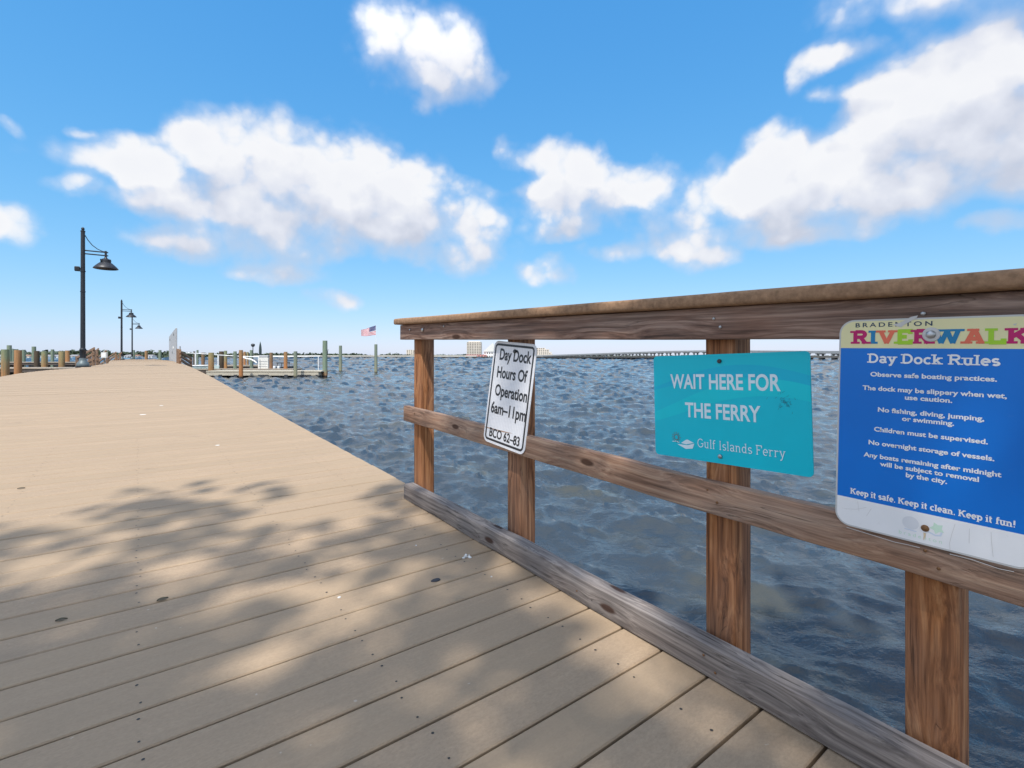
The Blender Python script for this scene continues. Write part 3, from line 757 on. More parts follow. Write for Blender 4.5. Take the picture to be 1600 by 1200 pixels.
# --- river walk rules sign
S = Sign('rules_sign', 'large blue and cream Riverwalk sign listing Day Dock Rules at the right frame edge', [(1314, 500), (1625, 487.5), (1308, 815), (1625, 904)], .046, .046, .322, .462, .030)
S.plate(P_EDGE, name='sheet')
g = lambda x, y: (1290 + x * .19375, 470 + y * .19375)
h = lambda x, y: (1290 + x * .19375, 690 + y * .19375)
yb = (S.loc(*g(140, 370))[1] + S.loc(*g(1600, 402))[1]) / 2; yw = (S.loc(*h(130, 417))[1] + S.loc(*h(1600, 775))[1]) / 2
o_ = S.outline(.0035)
for nm, a, b_, m in (('cream_header', yb, .3, P_CREAM), ('blue_panel', yw, yb, P_BLUE), ('white_footer', -.3, yw, P_WHITE)):
    bm = BM(); poly(bm, [(x, y, .0005) for x, y in clipped(o_, a, b_)]); S.add(nm, bm, m)
bm = BM(); x0, y0 = S.loc(*g(243, 207)); x1, y1 = S.loc(*g(862, 208))
sans_text(bm, 'BRADENTON', x0, (y0 + y1) / 2, x1 - x0, .0092, bold=.016, spacing=1.45, z=.0009); S.add('lettering', bm, P_NAVY)
bm = BM(); x0, y0 = S.loc(*g(214, 331)); x1, y1 = S.loc(*g(1668, 357))
slab_text(bm, 'RIVERWALK', x0, (y0 + y1) / 2, x1 - x0, .0268, weight=.29, serif=.50, sth=.165, colors=[0, 1, 2, 3, 0, 1, 2, 3, 0], z=.0009)
S.add('lettering', bm, [P_MAG, P_SKY, P_CORAL, P_LIME])
bm = BM(); S.line(bm, 'Day Dock Rules', g(340, 492), g(1412, 529), .0190, kind='slab', weight=.2, serif=.36, sth=.12, z=.0009); S.add('lettering', bm, P_WHITE)
for txt, p0, p1, f in (('Observe safe boating practices.', (362, 598), (1383, 662), g), ('The dock may be slippery when wet,', (300, 705), (1462, 800), g), ('use caution.', (640, 793), (1022, 825), g),
                       ('No fishing, diving, jumping,', (423, 885), (1280, 978), g), ('or swimming.', (617, 965), (1037, 1008), g), ('Children must be supervised.', (392, 1040), (1310, 1168), g),
                       ('No overnight storage of vessels.', (348, 8), (1362, 170), h), ('Any boats remaining after midnight', (308, 103), (1418, 303), h), ('will be subject to removal', (440, 185), (1237, 335), h), ('by the city.', (648, 280), (980, 345), h)):
    bm = BM(); S.line(bm, txt, f(*p0), f(*p1), .0094, bold=.030, z=.0009); S.add('lettering', bm, P_WHITE)
bm = BM(); S.line(bm, 'Keep it safe. Keep it clean. Keep it fun!', h(200, 402), h(1535, 712), .0125, kind='slab', weight=.2, serif=.34, sth=.11, z=.0009); S.add('lettering', bm, P_WHITE)
bm = BM(); x, y = S.loc(*h(685, 655)); poly(bm, [(x + a, y + b_, .0007) for a, b_ in bowl(0, 0, .014, .0135)[:-1]], 0)
x, y = S.loc(*h(690, 715)); poly(bm, [(x - .011, y, .0009), (x + .009, y - .001, .0009), (x + .009, y + .001, .0009), (x - .011, y + .002, .0009)], 1)
x, y = S.loc(*h(900, 700))
poly(bm, [(x + r * math.cos(R(q * 36 + 8)), y + r * math.sin(R(q * 36 + 8)), .0007) for q in range(10) for r in ((.012 if q % 2 else .007),)], 2)
x, y = S.loc(*h(885, 748)); ribbon(bm, [(x - .013, y + .003), (x, y - .002), (x + .008, y), (x + .010, y + .007)], .003, .0008, 1)
S.add('emblem', bm, [P_FADE, P_FADEB, P_FADEG])
bm = BM(); x0, y0 = S.loc(*h(592, 732)); x1, y1 = S.loc(*h(938, 830)); sans_text(bm, 'bradenton', x0, (y0 + y1) / 2, x1 - x0, .0075, spacing=1.5, z=.0009); S.add('lettering', bm, P_FADEG)
bm = BM(); x, y = S.loc(*h(800, 745)); poly(bm, [(x - .002, y + .003, .0011), (x - .0017, y - .004, .0011), (x - .0019, y - .011, .0011), (x - .0008, y - .013, .0011), (x, y - .006, .0011), (x + .0008, y - .010, .0011), (x + .0015, y - .004, .0011), (x + .002, y + .002, .0011)]); S.add('rust_streak', bm, P_RUST)
bm = BM()
p = [S.loc(*g(a, b_)) for a, b_ in ((545, 190), (600, 178), (690, 130), (745, 118), (735, 140), (640, 190), (610, 215), (560, 200))]; poly(bm, [(a, b_, .0012) for a, b_ in p]); S.add('torn_vinyl', bm, P_GREYV); bm = BM()
p = [S.loc(*g(a, b_)) for a, b_ in ((1510, 190), (1545, 180), (1530, 200))]; poly(bm, [(a, b_, .0012) for a, b_ in p])
S.add('torn_vinyl', bm, P_GREYV)
bm = BM()
for pts in (((1045, 665), (1020, 740), (1000, 820), (1005, 885)), ((1335, 730), (1340, 820), (1352, 930)), ((150, 540), (250, 545), (330, 530)), ((260, 480), (270, 560)), ((1160, 700), (1158, 820)), ((330, 600), (370, 540))):
    ribbon(bm, [S.loc(*h(a, b_)) for a, b_ in pts], .0006, .0008)
for pts in (((170, 690), (400, 760), (560, 810), (660, 830), (760, 855)), ((1000, 905), (1180, 950), (1400, 1025), (1520, 1048))):
    ribbon(bm, [S.loc(*h(a, b_)) for a, b_ in pts], .0011, .0008)
S.add('vinyl_crack', bm, P_CRK)
S.bolt(*g(853, 272), .0082, M_STEEL, washer=.0145, mw=P_GREYV); S.bolt(*h(803, 698), .0048, M_RUST, washer=.0068, mw=M_RUST)

# ------------------------------------------------------------------ litter and marks on the boards
def spot(name, px, py, rx, ry, m, label, cat, n=14, jag=.15, th=.0025, group=None, seed=0):
    c = deck_hit(px, py); rnd = random.Random(seed); bm = BM(); pts = []
    for i in range(n):
        a = 2 * math.pi * i / n; k = 1 + rnd.uniform(-jag, jag); pts.append((rx * k * math.cos(a), ry * k * math.sin(a)))
    A = [bm.verts.new((x, y, 0)) for x, y in pts]; B = [bm.verts.new((x * .86, y * .86, th)) for x, y in pts]
    for i in range(n): bm.faces.new((A[i], A[(i + 1) % n], B[(i + 1) % n], B[i]))
    bm.faces.new(A[::-1]); bm.faces.new(B)
    o = link(name, bm, m); o.matrix_basis = axes(N, U, Vector((0, 0, 1)), c + Vector((0, 0, .0006)))
    return tag(o, label, cat, group)
M_GUM = mat('old_gum', (.022, .024, .032), .7); M_BIRD = mat('droppings', (.66, .65, .62), .8, var=.2, scale=120)
M_LEAFD = mat('dry_leaf', (.07, .06, .035), .8)
spot('gum_spot', 681, 907, .020, .013, M_GUM, 'flat black gum spot on the boards near the toe board', 'gum', seed=1, jag=.06)
def leaf(px, py, L, rz, m, label):
    c = deck_hit(px, py); bm = BM(); n = 8; top = []; rz += math.atan2(N.y, N.x) * .5; bot = []
    for i in range(n + 1):
        f = i / n; w = L * .24 * math.sin(math.pi * f ** .8); zz = .001 + .002 * math.sin(f * 3.1)
        top.append(bm.verts.new((L * (f - .5), w, zz + .003))); bot.append(bm.verts.new((L * (f - .5), -w, zz + .002)))
    mid = [bm.verts.new((L * (i / n - .5), 0, .0005 + .002 * math.sin(i / n * 3.1))) for i in range(n + 1)]
    for i in range(n):
        bm.faces.new((mid[i], mid[i + 1], top[i + 1], top[i])); bm.faces.new((bot[i], bot[i + 1], mid[i + 1], mid[i]))
    bmesh.ops.remove_doubles(bm, verts=bm.verts[:], dist=1e-5)
    o = link('fallen_leaf', bm, m); o.location = c + Vector((0, 0, .001)); o.rotation_euler = (0, 0, rz); tag(o, label, 'leaf')
leaf(254, 938, .034, .5, M_LEAFD, 'small dark fallen leaf on the shaded boards at lower left')
leaf(96, 970, .030, .2, M_LEAFD, 'faint dark fallen leaf nearest the left frame edge on the shaded boards')
leaf(33, 764, .035, .3, M_LEAFD, 'dark sliver of leaf on the sunlit boards at left')
for i, (px, py, s_) in enumerate(((724, 870, .008), (730, 868, .011), (729, 875, .007), (735, 872, .006))):
    pass
c = deck_hit(729, 871); bm = BM(); rnd = random.Random(5)
for i in range(9):
    x, y, r = rnd.gauss(0, .010), rnd.gauss(0, .008), rnd.uniform(.003, .008)
    lathe(bm, [(r, 0), (r * .9, .002), (r * .4, .004 + .0003 * i)], (x, y, .0001 * i), 9)
o = link('bird_dropping', bm, M_BIRD, smooth=60); o.location = c + Vector((0, 0, .0006)); tag(o, 'lumpy white bird dropping on the boards beside the toe board', 'bird dropping')
for i, (px, py, r, lb) in enumerate(((530, 934, .0058, 'tiny white droppings fleck in the middle of the shaded boards'), (650, 853, .0045, 'tiny white fleck on the boards left of the lumpy dropping'), (223, 648, .03, 'pale white smear far along the sunlit boards'), (340, 696, .016, 'small white fleck on the sunlit boards near the shade edge'), (768, 902, .004, 'tiny white fleck on the boards right of the black gum spot'), (252, 634, .022, 'pale fleck far along the boards beyond the white smear'))):
    spot('dropping_fleck', px, py, r, r * .8, M_BIRD, lb, 'bird dropping', seed=i, group='white flecks on the boards')

# ------------------------------------------------------------------ lamps
def make_lamp():
    root = empty('street_lamp', (0, 0, 0), '', 'street lamp')
    bm = BM(); lathe(bm, [(.062, .5), (.060, 1.2), (.052, 4.12)], seg=16); link('pole', bm, M_BLACK, root, smooth=40)
    bm = BM(); lathe(bm, [(.19, 0), (.19, .03)], seg=8); bmesh.ops.scale(bm, vec=(1, 1, 1), verts=bm.verts[:]); link('base_plate', bm, M_BLACK, root)
    bm = BM(); lathe(bm, [(.155, .032), (.16, .06), (.145, .12), (.105, .17), (.085, .22), (.08, .27)], seg=20); link('base_cover', bm, M_LAMPBASE, root, smooth=40)
    bm = BM(); lathe(bm, [(.078, .272), (.075, .50), (.082, .51), (.082, .54), (.066, .57)], seg=16); link('sleeve', bm, M_BLACK, root, smooth=40)
    bm = BM(); lathe(bm, [(.06, 4.121), (.06, 4.15), (.03, 4.17), (.045, 4.20), (.035, 4.24), (.01, 4.26)], seg=14); link('finial', bm, M_BLACK, root, smooth=50)
    ar = None
    bm = BM(); tube(bm, (.05, 0, 3.56), (.60, 0, 3.56), .02); tube(bm, (.05, 0, 3.46), (.60, 0, 3.46), .02); tube(bm, (.54, 0, 3.40), (.54, 0, 3.60), .03, seg=12)
    ar = link('arm', bm, M_BLACK, root, smooth=40)
    bm = BM(); pipe(bm, [(.05, 0, 4.02), (.12, 0, 3.88), (.22, 0, 3.74), (.34, 0, 3.64), (.46, 0, 3.585), (.53, 0, 3.58)], .011); link('brace', bm, M_BLACK, ar)
    bm = BM(); lathe(bm, [(.035, 3.40), (.05, 3.37), (.10, 3.35), (.13, 3.32), (.135, 3.24), (.17, 3.22), (.26, 3.13), (.31, 3.07), (.315, 3.05), (.30, 3.045), (.20, 3.12), (.03, 3.16)], (.54, 0, 0), 24)
    sh = link('lamp_shade', bm, M_BLACK, root, smooth=40)
    for i in range(4):
        bm = BM()
        a = R(45 + 90 * i); p = Vector((.54 + .15 * math.cos(a), .15 * math.sin(a), 3.22)); tube(bm, p, p + Vector((.02 * math.cos(a), .02 * math.sin(a), .11)), .014)
        link('cage_knob', bm, M_BLACK, sh)
    bm = BM(); bx(bm, (-.13, 0, 2.98), (.13, .12, .14), bev=.02); bx(bm, (-.04, 0, 2.98), (.05, .05, .05)); lathe(bm, [(.068, 2.90), (.068, 2.93)], seg=14); link('floodlight', bm, M_BLACK, root)
    bm = BM(); lathe(bm, [(.066, 2.28), (.066, 2.31)], seg=14); link('clamp_band', bm, M_BLACK, root)
    return root
ang = math.atan2(N.y, N.x)
lamp = make_lamp()
spots = [(129.5, 574.5, 15.0, 'tall black pier lamp with bell shade, nearest and tallest of the three'), (190, 565, 33.7, 'black pier lamp with bell shade, middle one of the row of three'), (206.5, 562, 48., 'black pier lamp with bell shade, farthest and smallest of the three')]
for i, (px, py, Z, lb) in enumerate(spots):
    o = lamp if i == 0 else copy_tree(lamp)
    X = (px - 800) / F * Z; t = Vector((X, Z, 0)).dot(U)
    o.location = (X, Z, deck_z(t)); o.rotation_euler = (0, 0, ang)
    k = ((HY - (355, 468, 494)[i]) / F * Z + EYE - deck_z(t)) / 4.26; o.scale = (k, k, k)
    tag(o, lb, 'street lamp', 'lamps along the pier')

# ------------------------------------------------------------------ pilings
def piling(px, ytop, Z, dia, kind, label, group, lean=(0, 0)):
    p = at(px, ytop, Z); r = dia / 2; L = p.z + 2.0; bm = BM(); rings = []; n = 14; sd = random.uniform(0, 99)
    for i in range(9):
        f = i / 8; zz = -2.0 + L * f; kk = 1.04 - .06 * f
        if i == 8: kk *= .97
        rings.append([bm.verts.new((r * kk * (1 + .05 * mnoise.noise(Vector((math.cos(j * 2 * math.pi / n) * 1.5 + sd, math.sin(j * 2 * math.pi / n) * 1.5, zz * .4)))) * math.cos(j * 2 * math.pi / n) + lean[0] * f * L,
                                    r * kk * math.sin(j * 2 * math.pi / n) + lean[1] * f * L, zz)) for j in range(n)])
    for A, B in zip(rings, rings[1:]):
        for j in range(n): bm.faces.new((A[j], A[(j + 1) % n], B[(j + 1) % n], B[j]))
    bm.faces.new(rings[-1]); bm.faces.new(rings[0][::-1])
    o = link('piling', bm, PM[kind], smooth=50); o.location = (p.x, p.y, 0)
    return tag(o, label, 'piling', group)
gl = 'timber pilings left of the pier'; gc = 'timber pilings past the end of the pier'; gr = 'timber pilings around the floating dock'; gt = 'tall mooring pilings in open water'
for px, w, yt, kd, lb in ((8.2, 10, 546, 'mix', 'thick piling with green top and orange base, first from the left frame edge'), (14.5, 6, 539.5, 'green', 'tall grey green piling rising just behind the first thick left piling'),
        (20.5, 5, 545.5, 'green', 'slim green piling between the two thickest pilings at far left'), (28.2, 9.5, 547, 'orange', 'thick bright orange piling, second thick one from the left frame edge'),
        (37, 5, 546.5, 'green', 'slim green piling just right of the thick bright orange one'), (53, 5.5, 541.5, 'green', 'tall pale green piling directly behind the dark brown one'),
        (57.6, 7, 548.3, 'dark', 'dark brown nearly black piling left of the near lamp'), (69.6, 8, 549, 'mix', 'orange piling with yellow green top, right of the dark brown one'),
        (82, 4.5, 546, 'green', 'slim pale green piling standing alone left of the near lamp'), (96.5, 8, 549, 'yellow', 'thick yellow brown piling, left one of the pair nearest the lamp'), (105.3, 6, 547.7, 'orange', 'orange brown piling, right one of the pair nearest the lamp')):
    piling(px, yt, .29 * F / w, .29, kd, lb, gl)
for px, w, yt, kd, lb in ((208.5, 4.5, 547, 'green', 'pale green piling past the pier end, right beside the far lamp'), (228.6, 4.5, 548, 'orange', 'orange piling past the pier end, middle of three'), (250, 4.5, 547, 'green', 'pale green piling past the pier end, nearest the grey screen')):
    piling(px, yt, 55., .3, kd, lb, gc)
for px, w, yt, Z, kd, lb in ((303.5, 3, 549, 62, 'dark', 'short dark piling just right of the right hand stair rail'), (308.6, 3, 547, 66, 'green', 'slim pale piling right of the stair rail behind the skiff'), (317.2, 5, 551, 50, 'brown', 'brown piling behind the bow of the pale skiff'),
        (330, 8, 551, 44, 'yellow', 'stout yellow brown piling behind the middle of the pale skiff'), (346, 7, 549, 50, 'dark', 'dark piling at the stern end of the pale skiff'), (352.5, 4.5, 548, 47.5, 'mix', 'slim green piling left of the two front dock pilings'),
        (367.2, 5, 549, 46.5, 'green', 'pale green piling behind the long front dock'), (376.5, 6, 547, 40.3, 'orange', 'bright orange piling in front of the long floating dock'), (382.2, 3.5, 549.5, 60, 'orange', 'slim orange piling close behind the front orange one'),
        (387, 3, 550, 64, 'yellow', 'slim yellow piling left of the round top light'), (393, 5, 547, 52, 'green', 'dark green piling under the round top light'), (423.6, 5, 551, 47, 'brown', 'brown piling right of the white dock cabinet'),
        (446.3, 5.5, 549.7, 46.5, 'orange', 'bright orange piling behind the open end of the dock'), (461.7, 5.5, 549, 40.6, 'tall2', 'pale green piling at the front of the dock near its right end')):
    piling(px, yt, Z, w * Z / F, kd, lb, gr)
tp = piling(507.8, 532.3, 42.3, .40, 'tall', 'tall green mooring piling with orange foot just past the dock end', gt)
bm = BM(); bx(bm, (.21, 0, 2.1), (.05, .12, .28), bev=.01); tube(bm, (.23, 0, 2.2), (.27, 0, 2.42), .02); link('cleat', bm, M_DGREY, tp, M=Matrix.Translation(tp.location))
piling(532, 540, 57, .36, 'tall2', 'tall green mooring piling between the dock end and the flag', gt)
fp = piling(587.3, 538, 52.5, .33, 'tall2', 'tall pale mooring piling with a flag staff on top', gt)
piling(1668, 1108, 1.48, .20, 'orange', 'orange brown timber pile at the lower right frame corner behind the railing', gr, lean=(.02, 0))

# ------------------------------------------------------------------ flag
root = empty('flag', at(587.3, 538, 52.5), 'waving stars and stripes flag on a thin staff atop a mooring piling', 'flag')
b0 = at(587.3, 538.4, 52.5); topz = at(587.3, 507.5, 52.5).z
bm = BM(); tube(bm, b0 + Vector((0, 0, -.05)), Vector((b0.x, b0.y, topz)), .018, .012); link('staff', bm, M_WHITE, root)
M_RED = mat('flag_red', (.46, .04, .06), .8); M_NVY = mat('flag_navy', (.05, .06, .17), .8); M_FW = mat('flag_white', (.72, .70, .72), .8)
bm = BM(); nc, ns = 26, 13; Wf, Hf = 1.62, 1.0
def fpt(u, v):   # u 0 at hoist, v 0 at bottom
    x = -u * Wf; y = .10 * math.sin(u * 9 + v * .8) * u ** .5 + .25 * u
    z = v * Hf * (1 - .22 * u) - .30 * u + .05 * math.sin(u * 7 + 1) * u + .14 * u * (1 - v)
    return Vector((b0.x - .015 + x, b0.y + y, topz - .06 - Hf + z))
vs = [[bm.verts.new(fpt(i / nc, j / ns)) for j in range(ns + 1)] for i in range(nc + 1)]
for i in range(nc):
    for j in range(ns):
        f = bm.faces.new((vs[i][j], vs[i + 1][j], vs[i + 1][j + 1], vs[i][j + 1]))
        f.material_index = 2 if (j >= 6 and i < nc * .4) else (0 if j % 2 == 0 else 1)
for r_ in range(9):
    for c_ in range(6 if r_ % 2 == 0 else 5):
        u = (.033 + .066 * c_ + (0 if r_ % 2 == 0 else .033)); v = .46 + (.54) * (r_ + .9) / 10.2; s_ = .02
        for off in (-.006, .006):
            p = fpt(u, v) + Vector((0, off, 0)); poly(bm, [p + Vector((s_ * (1 if q % 2 else .42) * math.cos(R(18 + 36 * q + 36)), 0, s_ * (1 if q % 2 else .42) * math.sin(R(18 + 36 * q + 36)))) for q in range(10)], 1)
link('cloth', bm, [M_RED, M_FW, M_NVY], root)

# ------------------------------------------------------------------ stair railings by the pier, grey screen
def slope_rail(name, posts, boards, label, group=None, th=.09):
    """posts: (px, ytop, ybase, Z); boards: ((px,py,Z),(px,py,Z))"""
    r = empty(name, at(posts[0][0], posts[0][2], posts[0][3]), label, 'stair railing', group)
    for px, y0, y1, Z in posts: lumber('post', at(px, y1, Z), at(px, y0, Z), N, th, th, M_STEP, r, n=6)
    for (a, b_) in boards: lumber('handrail', at(*a), at(*b_), Vector((0, 0, 1)), .085, .04, M_STEP, r, n=6)
    return r
gs = 'stair railings down to the left docks'
slope_rail('stair_railing', [(146, 546, 575, 16.8), (120.5, 556.5, 576, 17.8)], [((119, 560, 17.9), (147.5, 544.5, 16.7)), ((121, 567, 17.8), (146, 553, 16.75)), ((124, 573, 17.7), (146, 561, 16.75))], 'brown sloping stair railing beginning behind the near lamp', gs)
slope_rail('stair_railing', [(151.5, 548, 572, 20.3), (140, 556, 575, 21)], [((139, 557, 21.2), (154, 545.5, 20.2)), ((141, 564, 21), (152, 555, 20.25)), ((142, 570, 21), (152, 562, 20.25))], 'brown sloping stair railing just right of the near lamp', gs)
slope_rail('stair_railing', [(167, 552, 570, 25), (154.5, 560, 572, 26)], [((153, 559, 26.2), (166, 548, 25)), ((155, 565, 26), (167, 556, 25)), ((156, 570, 26), (167, 563, 25))], 'brown sloping stair railing beside the small white box', gs)
slope_rail('stair_railing', [(181, 553, 568, 29), (170, 560, 570, 30)], [((169, 559, 30), (181.5, 550.5, 29)), ((170, 563, 30), (181.5, 555, 29)), ((171, 567, 30), (181.5, 560, 29))], 'brown sloping stair railing right of the small white box', gs)
slope_rail('stair_railing', [(187.5, 552, 567, 31.5), (183, 557, 568, 32)], [((181.5, 558, 32.4), (190, 551, 31.4)), ((183, 563, 32.2), (189, 557, 31.4))], 'short brown stair railing at the middle lamp', gs)
slope_rail('stair_railing', [(281, 546, 571, 18.8), (277.8, 545, 570, 19.6), (298.2, 559, 574, 19.5)], [((281.5, 550, 18.7), (299.5, 560.5, 19.4)), ((281.5, 556, 18.7), (299, 567, 19.4)), ((282, 562, 18.7), (298.5, 573, 19.4))], 'brown stair railing descending right from the pier edge beside the grey screen')
r = empty('notice_box', at(163, 561, 24.2), 'small white notice box among the left stair railings', 'box')
c = at(163, 555, 24.2); bm = BM(); bx(bm, c, (.26, .10, .27), bev=.01); link('case', bm, M_OFFW, r)
bm = BM(); bx(bm, c + Vector((0, -.055, 0)), (.17, .006, .17)); link('notice', bm, M_WHITE, r)
bm = BM(); tube(bm, at(163, 572, 24.3), at(163, 559, 24.3), .03); link('leg', bm, M_OLDW, r)
A = at(275.6, 568, 21.5); B = at(265, 566.5, 30.5); zt = EYE + (HY - 512.5) / F * 21.5
r = empty('grey_screen', (A + B) / 2, 'tall flat grey screen panel standing edge on at the right side of the pier', 'screen')
d = Vector((B.x - A.x, B.y - A.y, 0)); Ld = d.length; d.normalize(); sd_ = Vector((0, 0, 1)).cross(d)
zb = 1.45
bm = BM(); bx(bm, (Ld / 2, 0, (zt - zb) / 2), (Ld, .06, zt - zb), axes(d, sd_, Vector((0, 0, 1)), Vector((A.x, A.y, zb))), bev=.01); link('panel', bm, M_GREY, r)
def on_screen(px, py):
    q = (px - 800) / F; k = (A.x - q * A.y) / (q * d.y - d.x); Y = A.y + d.y * k
    return Vector((q * Y, Y, EYE - (py - HY) / F * Y)) + sd_ * (.036 if sd_.dot(Vector((-A.x, -A.y, 0))) > 0 else -.036)
for nm, px, py, s_, m in (('lock_plate', 272.6, 523, (.25, .02, .09), M_DGREY), ('vent_plate', 266.8, 531, (.5, .02, .10), M_DGREY), ('notice', 272, 543, (.9, .02, .10), M_WHITE), ('latch', 270.5, 551, (.2, .02, .12), M_DGREY)):
    bm = BM(); bx(bm, (0, 0, 0), s_, axes(d, sd_, Vector((0, 0, 1)), on_screen(px, py))); link(nm, bm, m, r)
bm = BM(); tube(bm, at(281, 546, 18.8), at(281, 541, 18.8), .03); tag(link('post_cap_light', bm, M_GREY), 'small grey cap light on top of the right stair post', 'light')

# ------------------------------------------------------------------ docks
def slab(bm, px0, px1, ytop, Z, depth, th, mi=0):
    a, b_ = at(px0, ytop, Z), at(px1, ytop, Z)
    bx(bm, ((a.x + b_.x) / 2, Z + depth / 2, a.z - th / 2), (b_.x - a.x, depth, th), mi=mi); return a.z
r = empty('floating_dock', at(430, 588, 41.5), 'long pale floating dock with black floats right of the pier', 'dock')
bm = BM(); z = slab(bm, 322, 502, 579.3, 41.5, 2.2, .10); link('deck', bm, M_PALEW, r)
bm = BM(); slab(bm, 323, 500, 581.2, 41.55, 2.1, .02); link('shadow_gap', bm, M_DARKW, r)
bm = BM(); slab(bm, 322.5, 497.5, 581.9, 41.52, 2.15, .26); link('fascia', bm, M_PALEW, r)
for a, b_ in ((341, 346), (365, 370), (403, 412), (413, 419), (444, 449), (465, 478), (479, 485), (493, 496)):
    bm = BM(); slab(bm, a, b_, 585.5, 41.45, 1.9, .5); link('float', bm, M_DGREY, r)
r = empty('floating_dock', at(430, 577, 46), 'second floating dock lying behind the long front dock', 'dock')
bm = BM(); slab(bm, 300, 458, 576.2, 46, 2.0, .12); link('deck', bm, M_OLDW, r)
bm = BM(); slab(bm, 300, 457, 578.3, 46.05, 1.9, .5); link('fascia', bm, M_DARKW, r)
r = empty('floating_dock', at(340, 572, 60), 'far brown finger dock behind the skiff and the white cabinet', 'dock')
bm = BM(); slab(bm, 290, 404, 570.5, 58, 3.0, .15); link('deck', bm, M_OLDW, r)
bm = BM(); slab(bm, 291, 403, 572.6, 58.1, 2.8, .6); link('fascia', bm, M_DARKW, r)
# left docks
for (x0, x1, yt, Z, lb) in ((-60, 128, 574.5, 25.5, 'near left finger dock of pale boards behind the thick pilings'), (-60, 122, 565.5, 36, 'farther left dock with dark beam beyond the pilings')):
    r = empty('finger_dock', at(40, yt, Z), lb, 'dock')
    bm = BM(); slab(bm, x0, x1, yt, Z, 1.6, .07); link('deck', bm, M_OLDW, r)
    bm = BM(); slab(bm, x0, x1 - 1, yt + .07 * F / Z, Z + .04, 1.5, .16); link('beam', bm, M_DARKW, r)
    for px in (-20, 20, 62, 100, 118):
        p = at(px, yt, Z + .8); bm = BM(); tube(bm, (p.x, p.y, -1.5), (p.x, p.y, p.z - .25), .15); bx(bm, (p.x, p.y, p.z - .35), (.5, 1.2, .22)); link('bent', bm, M_DARKW, r)
# white pipe rail
r = empty('pipe_railing', at(400, 570, 50), 'thin white pipe railing along the docks right of the pier', 'railing')
pts = [at(291, 551.5, 44), at(318, 553, 45), at(352, 555.5, 46.5), at(376, 556.8, 47), at(400, 557.5, 47.5), at(460, 557, 48), at(500, 556.6, 48.5)]
bm = BM(); pipe(bm, pts, .045); link('top_pipe', bm, M_WHITE, r)
for px, yb_ in ((305.5, 571), (341, 572), (404, 577), (497.5, 580)):
    Zp = 45 + (px - 305) * .018; bm = BM(); yt = 552.3 + (px - 305) * .05 if px < 376 else 557
    tube(bm, at(px, yt, Zp), at(px, yb_, Zp), .06 if px < 350 else .04); link('upright', bm, M_WHITE, r)
bm = BM(); pipe(bm, [at(376, 557, 47), at(384, 560, 47), at(392, 561.5, 47), at(397, 564, 47), at(401, 567, 47)], .07); tag(link('hose', bm, M_WHITE), 'drooping white hose beside the white dock cabinet', 'hose')
# dock cabinet
c = at(411, 577, 47); r = empty('dock_cabinet', c, 'white boxy dock cabinet with sloped grey lid on the floating dock', 'cabinet')
w_ = 16 / F * 47; hh = 18 / F * 47
bm = BM(); bx(bm, c + Vector((0, .4, hh / 2)), (w_, .8, hh), bev=.02); link('body', bm, M_OFFW, r)
bm = BM(); bx(bm, c + Vector((.02, .4, hh + .12)), (w_ * .88, .74, .24), bev=.04); link('lid', bm, M_GREY, r)
for k in range(3):
    bm = BM(); bx(bm, c + Vector((0, -.012, hh * (.25 + .22 * k))), (w_ * .82, .02, .03)); link('rib', bm, M_GREY, r)
# umbrella
c = at(406.7, 555, 50); r = empty('closed_umbrella', at(406.7, 572, 50), 'tall dark closed umbrella standing behind the white dock cabinet', 'umbrella')
bm = BM(); lathe(bm, [(.10, 0), (.125, .15), (.13, .5), (.11, .85), (.07, 1.1), (.02, 1.32), (.01, 1.38)], c, 12); link('canopy', bm, M_DKGREEN, r, smooth=50)
bm = BM(); tube(bm, at(406.7, 572, 50), c, .03); link('pole', bm, M_DGREY, r)
c = at(395.2, 539.5, 50); r = empty('dock_light', at(395.2, 570, 50), 'round topped dock light on a thin dark post', 'light')
bm = BM(); lathe(bm, [(.06, -.16), (.15, -.10), (.18, .0), (.18, .10), (.12, .15), (.05, .17)], c, 14); link('lantern', bm, M_DGREY, r, smooth=50)
bm = BM(); tube(bm, at(395.2, 572, 50), c + Vector((0, 0, -.16)), .04); link('pole', bm, M_DGREY, r)
# boats
def hull(L, Wd, Hh, m, name, parent, M):
    bm = BM(); n = 16; rings = []
    for i in range(n + 1):
        f = i / n; w = Wd / 2 * (1 - max(0, (f - .45) / .55) ** 2.2) + .02; sh = Hh * (1 + .18 * f ** 2); kz = .18 * Hh * max(0, (f - .5) * 2) ** 2
        rings.append([bm.verts.new(p) for p in ((L * (f - .5), -w, sh), (L * (f - .5), -w * .94, sh * .45), (L * (f - .5), -w * .55, kz + .04), (L * (f - .5), 0, kz), (L * (f - .5), w * .55, kz + .04), (L * (f - .5), w * .94, sh * .45), (L * (f - .5), w, sh), (L * (f - .5), w * .86, sh), (L * (f - .5), w * .8, sh * .6), (L * (f - .5), -w * .8, sh * .6), (L * (f - .5), -w * .86, sh))])
    for A_, B_ in zip(rings, rings[1:]):
        for i in range(11): bm.faces.new((A_[i], A_[(i + 1) % 11], B_[(i + 1) % 11], B_[i]))
    bm.faces.new(rings[0][::-1]); bm.faces.new(rings[-1]); return link(name, bm, m, parent, M, smooth=45)
c = at(325, 577.5, 47.5); c.z = .35
r = empty('skiff', c, 'low pale teal and white skiff moored behind the pier edge', 'boat')
hull(3.1, 1.2, .50, M_TEALB, 'hull', r, Matrix.Translation((c.x, c.y - .8, .42)))
bm = BM(); pipe(bm, [(c.x - 1.5, c.y - 1.41, .94), (c.x, c.y - 1.43, .97), (c.x + .5, c.y - 1.39, .98), (c.x + 1.1, c.y - 1.1, 1.02)], .05); link('gunwale', bm, M_WHITE, r)
